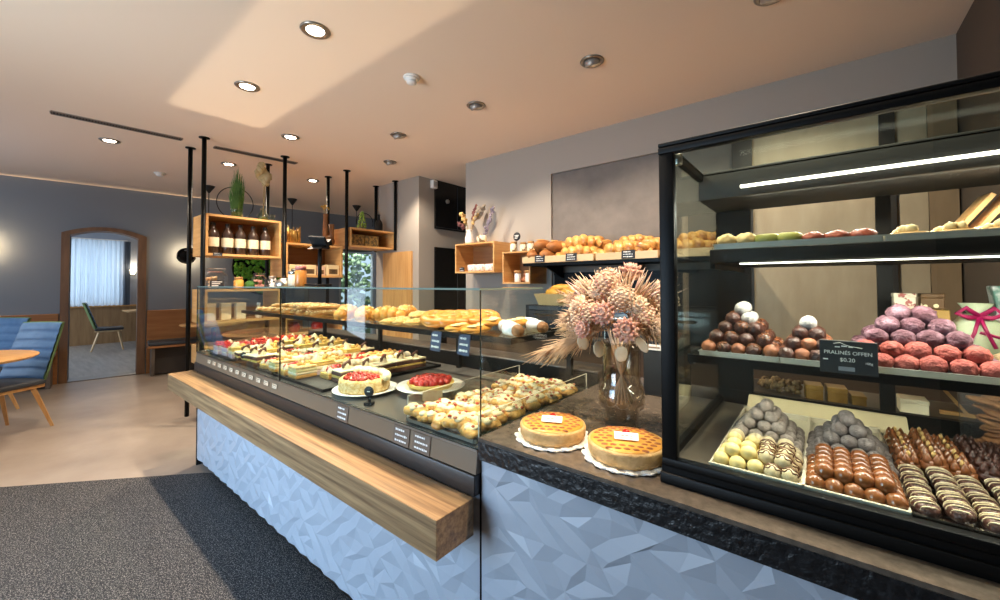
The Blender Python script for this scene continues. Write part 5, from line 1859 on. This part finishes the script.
def tray(lb, x0, x1, y0, y1, z, m=STEEL, h=.012, grp=None):
    t = thing('chocolate_tray', lb, 'tray', ((x0 + x1) / 2, (y0 + y1) / 2, z), group=grp)
    hx, hy = (x1 - x0) / 2, (y1 - y0) / 2
    MB().box(-hx, hx, -hy, hy, 0, .002).build('base', m, t)
    b = MB()
    for a in ((-hx - .002, -hx + .001, -hy, hy), (hx - .001, hx + .002, -hy, hy), (-hx, hx, -hy - .002, -hy + .001), (-hx, hx, hy - .001, hy + .002)):
        b.box(a[0], a[1], a[2], a[3], .0, h)
    b.box(-hx - .004, hx + .004, -hy - .005, -hy - .001, h - .003, h).box(-hx - .004, hx + .004, hy + .001, hy + .005, h - .003, h)
    b.build('rim', m, t)


def pyramid(pick, nx, ny, s, rise, x0, y0, z0, nm, grp, maxl=9, sy=None):
    """shell of a heap; pick(layer, i, j, nx, ny) gives the Kind"""
    sy = sy or s
    k = 0
    while nx - k > 0 and ny - k > 0 and k < maxl:
        a, b = nx - k, ny - k
        top = (k == maxl - 1) or a == 1 or b == 1
        for j in range(b):
            for i in range(a):
                if not (top or i in (0, a - 1) or j in (0, b - 1)):
                    continue
                pos = (x0 + s * (i + k / 2) + jit(s * .07), y0 + sy * (j + k / 2) + jit(s * .09), z0 + rise * k + jit(s * .04))
                lay = 'bottom layer' if k == 0 else ('%s layer' % ORD[k])
                pick(k, i, j, a, b).put(pos, (jit(.4), jit(.4), jit(3)), '%s, %s, %s row back, %s from left' % (nm, lay, ORD[j], ORD[i]), random.uniform(.95, 1.06), grp)
        k += 1


tray('clear tray of grey and white truffles at the left of the case floor', -.199, -.037, .993, 1.50, .9365, ACRYLE, .016, 'trays on the case floor')
tray('clear tray of dark dusted and brown truffles in the middle of the case floor', -.033, .113, .993, 1.50, .9365, ACRYLE, .016, 'trays on the case floor')
tray('steel tray of chocolate clusters at the right of the case floor', .118, .45, .993, 1.46, .9365, CHROME, .016, 'trays on the case floor')
R0 = .0165
R1 = .0152
g1 = ball_kind('cocoa_truffle', 'truffle', R1, M_GREY, .08)
pyramid(lambda k, i, j, a, b: g1, 5, 6, .0312, .0200, -.180, 1.160, .9535, 'grey dusted truffle in the left heap', 'grey dusted truffles', 9, .0315)
g2 = ball_kind('cocoa_truffle', 'truffle', R1, M_DGREY, .08)
pyramid(lambda k, i, j, a, b: g2, 5, 6, .0302, .0200, -.019, 1.160, .9535, 'dark dusted truffle in the middle heap', 'dark dusted truffles', 9, .0315)
# front halves: rows of closely packed shells, two layers deep
w1 = ball_kind('white_praline', 'praline', R0, M_WHT, sq=(1, .95, 1))
w2 = ball_kind('white_praline', 'praline', R0, M_IVORY)
w3 = ball_kind('striped_praline', 'praline', R0, M_IVORY, stripes=mat('drizzle_brown', '6b4630', .4))
for j in range(5):
    for i in range(5):
        k = w1 if i < 3 and j < 3 else (w3 if i >= 3 and j < 3 else w2)
        nm = 'white' if k is w1 else ('striped white' if k is w3 else 'ivory')
        k.put((-.180 + .031 * i + jit(.003), 1.012 + .0330 * j + jit(.004), .955), (0, 0, jit(.3)), '%s praline in the left tray, bottom layer, %s row back, %s from left' % (nm, ORD[j], ORD[i]), None, 'white pralines in the left tray')
for j in range(4):
    for i in range(4):
        k = w1 if i < 2 and j < 3 else (w3 if i >= 2 and j < 3 else w2)
        nm = 'white' if k is w1 else ('striped white' if k is w3 else 'ivory')
        k.put((-.164 + .0315 * i + jit(.004), 1.03 + .0335 * j + jit(.005), .976 + jit(.002)), (0, 0, jit(.3)), '%s praline in the left tray, top layer, %s row back, %s from left' % (nm, ORD[j], ORD[i]), None, 'white pralines in the left tray')
b1 = ball_kind('milk_praline', 'praline', R0, M_MILK, sq=(1, .93, 1), rough=.02)
for j in range(5):
    for i in range(5):
        b1.put((-.016 + .0285 * i, 1.010 + .0300 * j, .955), 0, 'shiny brown praline in the middle tray, bottom layer, %s row back, %s from left' % (ORD[j], ORD[i]), None, 'shiny brown pralines')
for j in range(5):
    for i in range(4):
        b1.put((-.002 + .0290 * i, 1.024 + .0300 * j, .977), 0, 'shiny brown praline in the middle tray, top layer, %s row back, %s from left' % (ORD[j], ORD[i]), None, 'shiny brown pralines')


def spiky(nm, m, tip):
    t = thing(nm, 'x', 'chocolate')
    b = MB().ball((0, 0, .010), (.020, .016, .014), sub=3, rough=.2, ns=4)
    for k in range(5):
        a = k * 1.26
        b.lathe([(.008, 0), (.006, .008), (.002, .016), (0, .018)], c=(.010 * math.cos(a), .008 * math.sin(a), .016), n=8)
    b.build('body', m, t)
    MB().ball((0, 0, .030), (.0035, .0035, .007), sub=1).build('nut_tip', tip, t)
    return Kind(t)


s1 = spiky('milk_cluster', M_MILK, mat('nut_tip', 'd9b06a', .5))
s2 = spiky('dark_cluster', M_DARK_, M_DARK_)
for j in range(6):
    for i in range(8):
        k = s1 if i < 3 else s2
        k.put((.138 + .038 * i + jit(.002), 1.215 + .036 * j, .940 + (.018 if i % 2 else .010)), jit(.6), '%s chocolate cluster in the steel tray, %s row back, %s from left' % ('milk brown' if i < 3 else 'dark', ORD[j], ORD[i]), 1.15, 'spiky chocolate clusters')
t = thing('striped_log', 'x', 'chocolate')
MB().ball((0, 0, 0), (.0185, .024, .0155), sub=3, rough=.08, ns=4).build('body', M_DARK_, t)
g = MB()
for k in range(5):
    y = -.018 + .009 * k
    rr = math.sqrt(1 - (y / .0245) ** 2)
    g.tube([(.0188 * rr * math.cos(a), y + .003 * math.sin(3 * a), .0160 * rr * math.sin(a)) for a in [.15 + (PI - .3) * i / 9 for i in range(10)]], .0012, n=5)
g.build('drizzle', mat('drizzle_cream', 'd6c4a0', .5), t)
K = Kind(t)
for j in range(5):
    for i in range(8):
        K.put((.136 + .040 * i + jit(.002), 1.018 + .041 * j, .955 + .006 * (i % 2)), .12 + jit(.15), 'dark praline with cream stripes in the steel tray, %s row back, %s from left' % (ORD[j], ORD[i]), None, 'cream striped dark pralines')

# middle shelf: silver trays with heaps
MZ = 1.1705
tray('silver tray under the pyramid of dark truffles', -.240, -.080, 1.095, 1.30, MZ, STEEL, .012, 'silver trays on the middle shelf')
tray('silver tray under the smaller dark and white truffle heap', -.074, .026, 1.095, 1.30, MZ, STEEL, .012, 'silver trays on the middle shelf')
tray('silver tray under the raspberry pralines', .032, .258, 1.095, 1.30, MZ, STEEL, .012, 'silver trays on the middle shelf')
tray('silver tray under the beige nut clusters at the right', .264, .42, 1.095, 1.30, MZ, STEEL, .012, 'silver trays on the middle shelf')
t1 = ball_kind('dark_truffle', 'truffle', .0165, M_DARK_, .12)
t2 = ball_kind('dark_truffle', 'truffle', .0165, M_DARK_, .12, stripes=M_MILK)
t3 = ball_kind('orange_truffle', 'truffle', .0165, M_NOUG, .1)
t4 = ball_kind('sugar_truffle', 'truffle', .0165, M_DUST, .06)
pyramid(lambda k, i, j, a, b: (t4 if (k >= 3 and i == a - 1) else (t2 if (i + j) % 2 else (t3 if k == 0 else t1))), 5, 6, .0325, .0235, -.224, 1.112, 1.190, 'dark truffle in the left shelf heap', 'dark truffles on the shelf')
pyramid(lambda k, i, j, a, b: (t4 if k >= 3 else (t3 if k < 2 and (i + j) % 2 else t1)), 4, 5, .0275, .0225, -.066, 1.112, 1.189, 'truffle in the heap behind the black sign', 'truffles behind the sign')
r1 = ball_kind('raspberry_praline', 'praline', .0195, M_CORAL, .14, sq=(1.02, .98, .88))
r2 = ball_kind('raspberry_praline', 'praline', .0195, M_MAUVE, .14, sq=(1.02, .98, .88))
pyramid(lambda k, i, j, a, b: r1 if k < 2 and j == 0 else r2, 6, 5, .0375, .0235, .052, 1.114, 1.190, 'pink praline in the raspberry heap', 'raspberry pralines')
n1 = ball_kind('nut_cluster', 'praline', .0185, M_NUT, .35)
pyramid(lambda k, i, j, a, b: n1, 4, 5, .036, .022, .285, 1.114, 1.189, 'beige nut cluster at the right shelf end', 'beige nut clusters')

# price sign on the shelf edge
t = thing('price_sign', 'black sign with white lettering PRALINES OFFEN on the middle shelf', 'price sign', (.0385, 1.066, 1.166), rot=(-.06, 0, .0))
MB().box(-.0445, .0445, -.0015, .0015, 0, .066, bev=.001, seg=1).build('card', SLATE, t)
UP = Euler((PI / 2, 0, 0)).to_matrix().to_4x4()
m_ = MB()
m_.text('PRALIN\u00c9S OFFEN', .0098, Matrix.Translation((-.0005, -.002, .0385)) @ UP)
m_.text('$0.20', .0105, Matrix.Translation((-.001, -.002, .0245)) @ UP)
m_.text('100g', .006, Matrix.Translation((.031, -.002, .022)) @ UP)
for a, b_, z in ((-.039, -.031, .026), (-.02, -.012, .052), (-.010, -.001, .054), (.001, .008, .053)):
    m_.box(a, b_, -.0022, -.0014, z, z + .0022)
m_.tube([(-.022, -.0018, .0595), (-.012, -.0018, .062), (-.004, -.0018, .058), (.004, -.0018, .0555), (.022, -.0018, .053)], .0005, n=4)
m_.build('lettering', CHALK, t)
MB().box(-.015, .010, -.0025, -.0015, .006, .014).build('sticker', mat('sticker_grey', '8f9298', .4), t)
MB().box(-.012, .012, .0015, .012, .004, .010).build('clip', BLACK, t)

# gifts behind the heaps
GZ = 1.1712
carton('gift_box', 'gold carton supporting the two patterned boxes behind the raspberry pralines', (.188, 1.46, GZ), .10, .07, .112, mat('gold_card', 'a9803c', .45, col2='c19a52', vs=6), 0, None)
M_FLO = mat('floral_print', 'efe2c8', .6, col2='b05a50', vs=60, detail=2, lo=.55, hi=.62)
M_DOT = mat('dotted_print', 'efdfb0', .6, col2='6a4a28', vs=46, kind='voronoi', lo=.22, hi=.18)
carton('gift_box', 'small cream box with red floral print on the gold carton', (.163, 1.455, GZ + .113), .040, .04, .038, M_FLO, 0, None)
carton('gift_box', 'small cream box with dark dots on the gold carton', (.212, 1.455, GZ + .113), .040, .04, .038, M_DOT, 0, None)
t = thing('gift_pouch', 'pale green gift pouch tied with a magenta ribbon', 'gift', (.288, 1.47, GZ))
MB().ball((0, 0, .05), (.045, .028, .056), sub=3, rough=.12, ns=3, flat=-.88).lathe([(.016, .09), (.012, .1), (.030, .128), (.027, .128), (0, .105)], n=16).build('pouch', mat('pouch_green', 'dbe2c0', .45, col2='c8d3a4', vs=14), t)
g = MB()
for s in (-1, 1):
    g.tube([(0, -.028, .098), (s * .022, -.034, .118), (s * .036, -.03, .104), (s * .018, -.03, .094), (0, -.028, .098)], .0035, n=6, sq=1.6)
    g.tube([(0, -.028, .098), (s * .010, -.036, .06), (s * .022, -.036, .025)], .0038, n=6)
g.tube([(.018 * math.cos(a), .016 * math.sin(a), .096) for a in [2 * PI * k / 20 for k in range(20)]], .004, n=6, closed=True)
g.tube([(0, -.03, .06), (.03, -.022, .05), (.046, 0, .045)], .0036, n=6)
g.build('ribbon', mat('ribbon_magenta', 'b01858', .4), t)
t = thing('gift_bag', 'tall white gift bag with green leaf print at the right edge', 'gift', (.375, 1.50, GZ))
MB().prism([(-.05, 0), (.05, 0), (.055, .13), (.06, .17), (-.06, .17), (-.055, .13)], -.025, .025, axis='y', bev=.004).build('bag', mat('leaf_print', 'e4e4e2', .4, col2='6f9a8a', vs=22, detail=3, lo=.5, hi=.6), t)
MB().box(-.03, .03, -.0275, -.0255, .03, .08, bev=.0005, seg=1).build('label', mat('label_blush', 'd9b4b0', .5), t)

# top shelf: metal tray with biscuits
TZ2 = 1.4325
tray('metal tray of biscuits at the left of the top shelf', -.205, .095, 1.10, 1.45, TZ2, STEEL, .013, 'trays on the top shelf')
tray('metal tray of nut biscuits at the right of the top shelf', .102, .50, 1.10, 1.45, TZ2, STEEL, .013, 'trays on the top shelf')


def biscuit(nm, cat, fn):
    t = thing(nm, 'x', cat)
    fn(t)
    return Kind(t)


def bi_cream(t):
    MB().ball((0, 0, .010), (.020, .020, .012), sub=3, rough=.3, ns=5, flat=-.7).build('body', mat('meringue', 'e0c896', .7, col2='c9a568', vs=30), t)


def bi_ring(t):
    MB().tube([(.016 * math.cos(a), .016 * math.sin(a), .009) for a in [2 * PI * k / 20 for k in range(20)]], .0085, n=9, closed=True).build('ring', mat('pistachio_ring', '8d8a3c', .5, col2='a39c50', vs=30), t)


def bi_dark(t):
    b = MB().ball((0, 0, .008), (.020, .020, .009), sub=3, rough=.3, ns=5, flat=-.7)
    b.build('body', mat('berry_dark', '7a2f22', .5, col2='a8503a', vs=40), t)


def bi_nut(t):
    MB().lathe([(0, 0), (.024, 0), (.026, .006), (.022, .010), (0, .011)], n=20).build('biscuit', mat('biscuit_pale', 'c9a06a', .7), t)
    g = MB()
    for k in range(5):
        g.ball((jit(.012), jit(.012), .015), (.010, .007, .006), sub=1, rot=(0, 0, jit(3)), rough=.2)
    g.build('nuts', mat('biscuit_nut', 'e4cc98', .7), t)


KB = [biscuit('cream_biscuit', 'biscuit', bi_cream), biscuit('ring_biscuit', 'biscuit', bi_ring), biscuit('berry_biscuit', 'biscuit', bi_dark), biscuit('nut_biscuit', 'biscuit', bi_nut)]
NM = ['pale cream biscuit', 'olive green ring biscuit', 'dark red berry biscuit', 'pale nut biscuit']
for i in range(7):
    k = (0, 0, 1, 1, 2, 2, 2)[i]
    for j in range(4):
        KB[k].put((-.183 + .042 * i, 1.13 + .06 * j, TZ2 + .0025), jit(1), '%s on the top shelf, %s row back, %s from left' % (NM[k], ORD[j], ORD[i]), (1.15, 1.15, 1.7), NM[k] + 's on the top shelf')
for i in range(5):
    for j in range(3):
        KB[3].put((.142 + .062 * i, 1.14 + .07 * j, TZ2 + .0025), jit(1), 'pale nut biscuit in the right top tray, %s row back, %s from left' % (ORD[j], ORD[i]), (1.1, 1.1, 1.5), 'pale nut biscuits on the top shelf')
t = thing('wooden_crate', 'small open wooden crate leaning at the back of the top shelf', 'crate', (.31, 1.50, 1.433), rot=(0, 0, .15))
b = MB()
b.box(-.06, .06, -.035, .035, 0, .008, MATS['oak_x']).box(-.06, .06, .030, .036, .008, .05, MATS['oak_x']).box(-.06, .06, -.036, -.030, .008, .03, MATS['oak_x'])
b.box(-.06, -.052, -.03, .03, .008, .05, MATS['oak_y']).box(.052, .06, -.03, .03, .008, .05, MATS['oak_y'])
b.build('body', None, t)
MB().box(-.005, .005, -.03, .03, -.01, .12, rot=(0, .62, 0)).box(.030, .040, -.03, .03, -.01, .12, rot=(0, .62, 0)).move(Matrix.Translation((-.03, 0, .02))).build('lid_slats', MATS['oak_z'], t)

# goods on the riser behind the case and a bag of biscuits
M_GOLD = mat('gold_foil', 'b08a4c', .3, .5, col2='8a6632', vs=14)
for x, y, sx, h, lb in ((-.028, 1.70, .045, .05, 'left gold confectionery box behind the chocolate case'), (.030, 1.71, .05, .048, 'middle gold confectionery box behind the chocolate case'), (.082, 1.72, .035, .03, 'right low gold confectionery box behind the chocolate case')):
    carton('confectionery_box', lb, (x, y, .9635), sx, .07, h, M_GOLD, .1, None, 'gold boxes behind the chocolate case')
carton('confectionery_box', 'flat pale box behind the case to the right of the gold boxes', (.205, 1.71, .9635), .06, .07, .042, CREAM, .0, None)
t = thing('dried_wreath', 'dark dried wreath lying behind the chocolate case at the left', 'wreath', (-.12, 1.74, .963))
g = MB()
for k in range(46):
    a = 2 * PI * k / 46
    g.ball((.05 * math.cos(a) + jit(.008), .045 * math.sin(a) + jit(.008), .024 + jit(.012)), (.014, .009, .011), sub=1, rough=.5, rot=(jit(1), jit(1), jit(2)))
g.build('twigs', mat('wreath_brown', '4a3626', .8, col2='8a7450', vs=50), t)
t = thing('wooden_easel', 'thin wooden easel leaning behind the chocolate case at the right', 'easel', (.30, 1.74, .963))
MB().box(-.004, .004, -.005, .005, -.055, .055, rot=(0, -.6, 0)).move(Matrix.Translation((-.01, 0, .05))).box(-.035, .035, -.006, .006, 0, .010).build('bars', MATS['oak_x'], t)
t = thing('biscuit_bag', 'clear cellophane bag of brown biscuits at the right of the case floor', 'biscuit bag', (.325, 1.525, .937), rot=(0, 0, -.2))
g = MB()
for k in range(12):
    g.ball((jit(.02), jit(.015), .02 + .010 * k), (.032, .024, .008), sub=2, rough=.15, seed=k, rot=(jit(.3), jit(.3), 0))
g.build('biscuits', mat('biscuit_brown', '7a4c2c', .7, col2='9a6a40', vs=30), t)
MB().prism([(-.055, 0), (.055, 0), (.06, .15), (.03, .18), (.05, .21), (-.05, .21), (-.03, .18), (-.06, .15)], -.034, .034, axis='y', bev=.004).build('film', M_BAG, t)
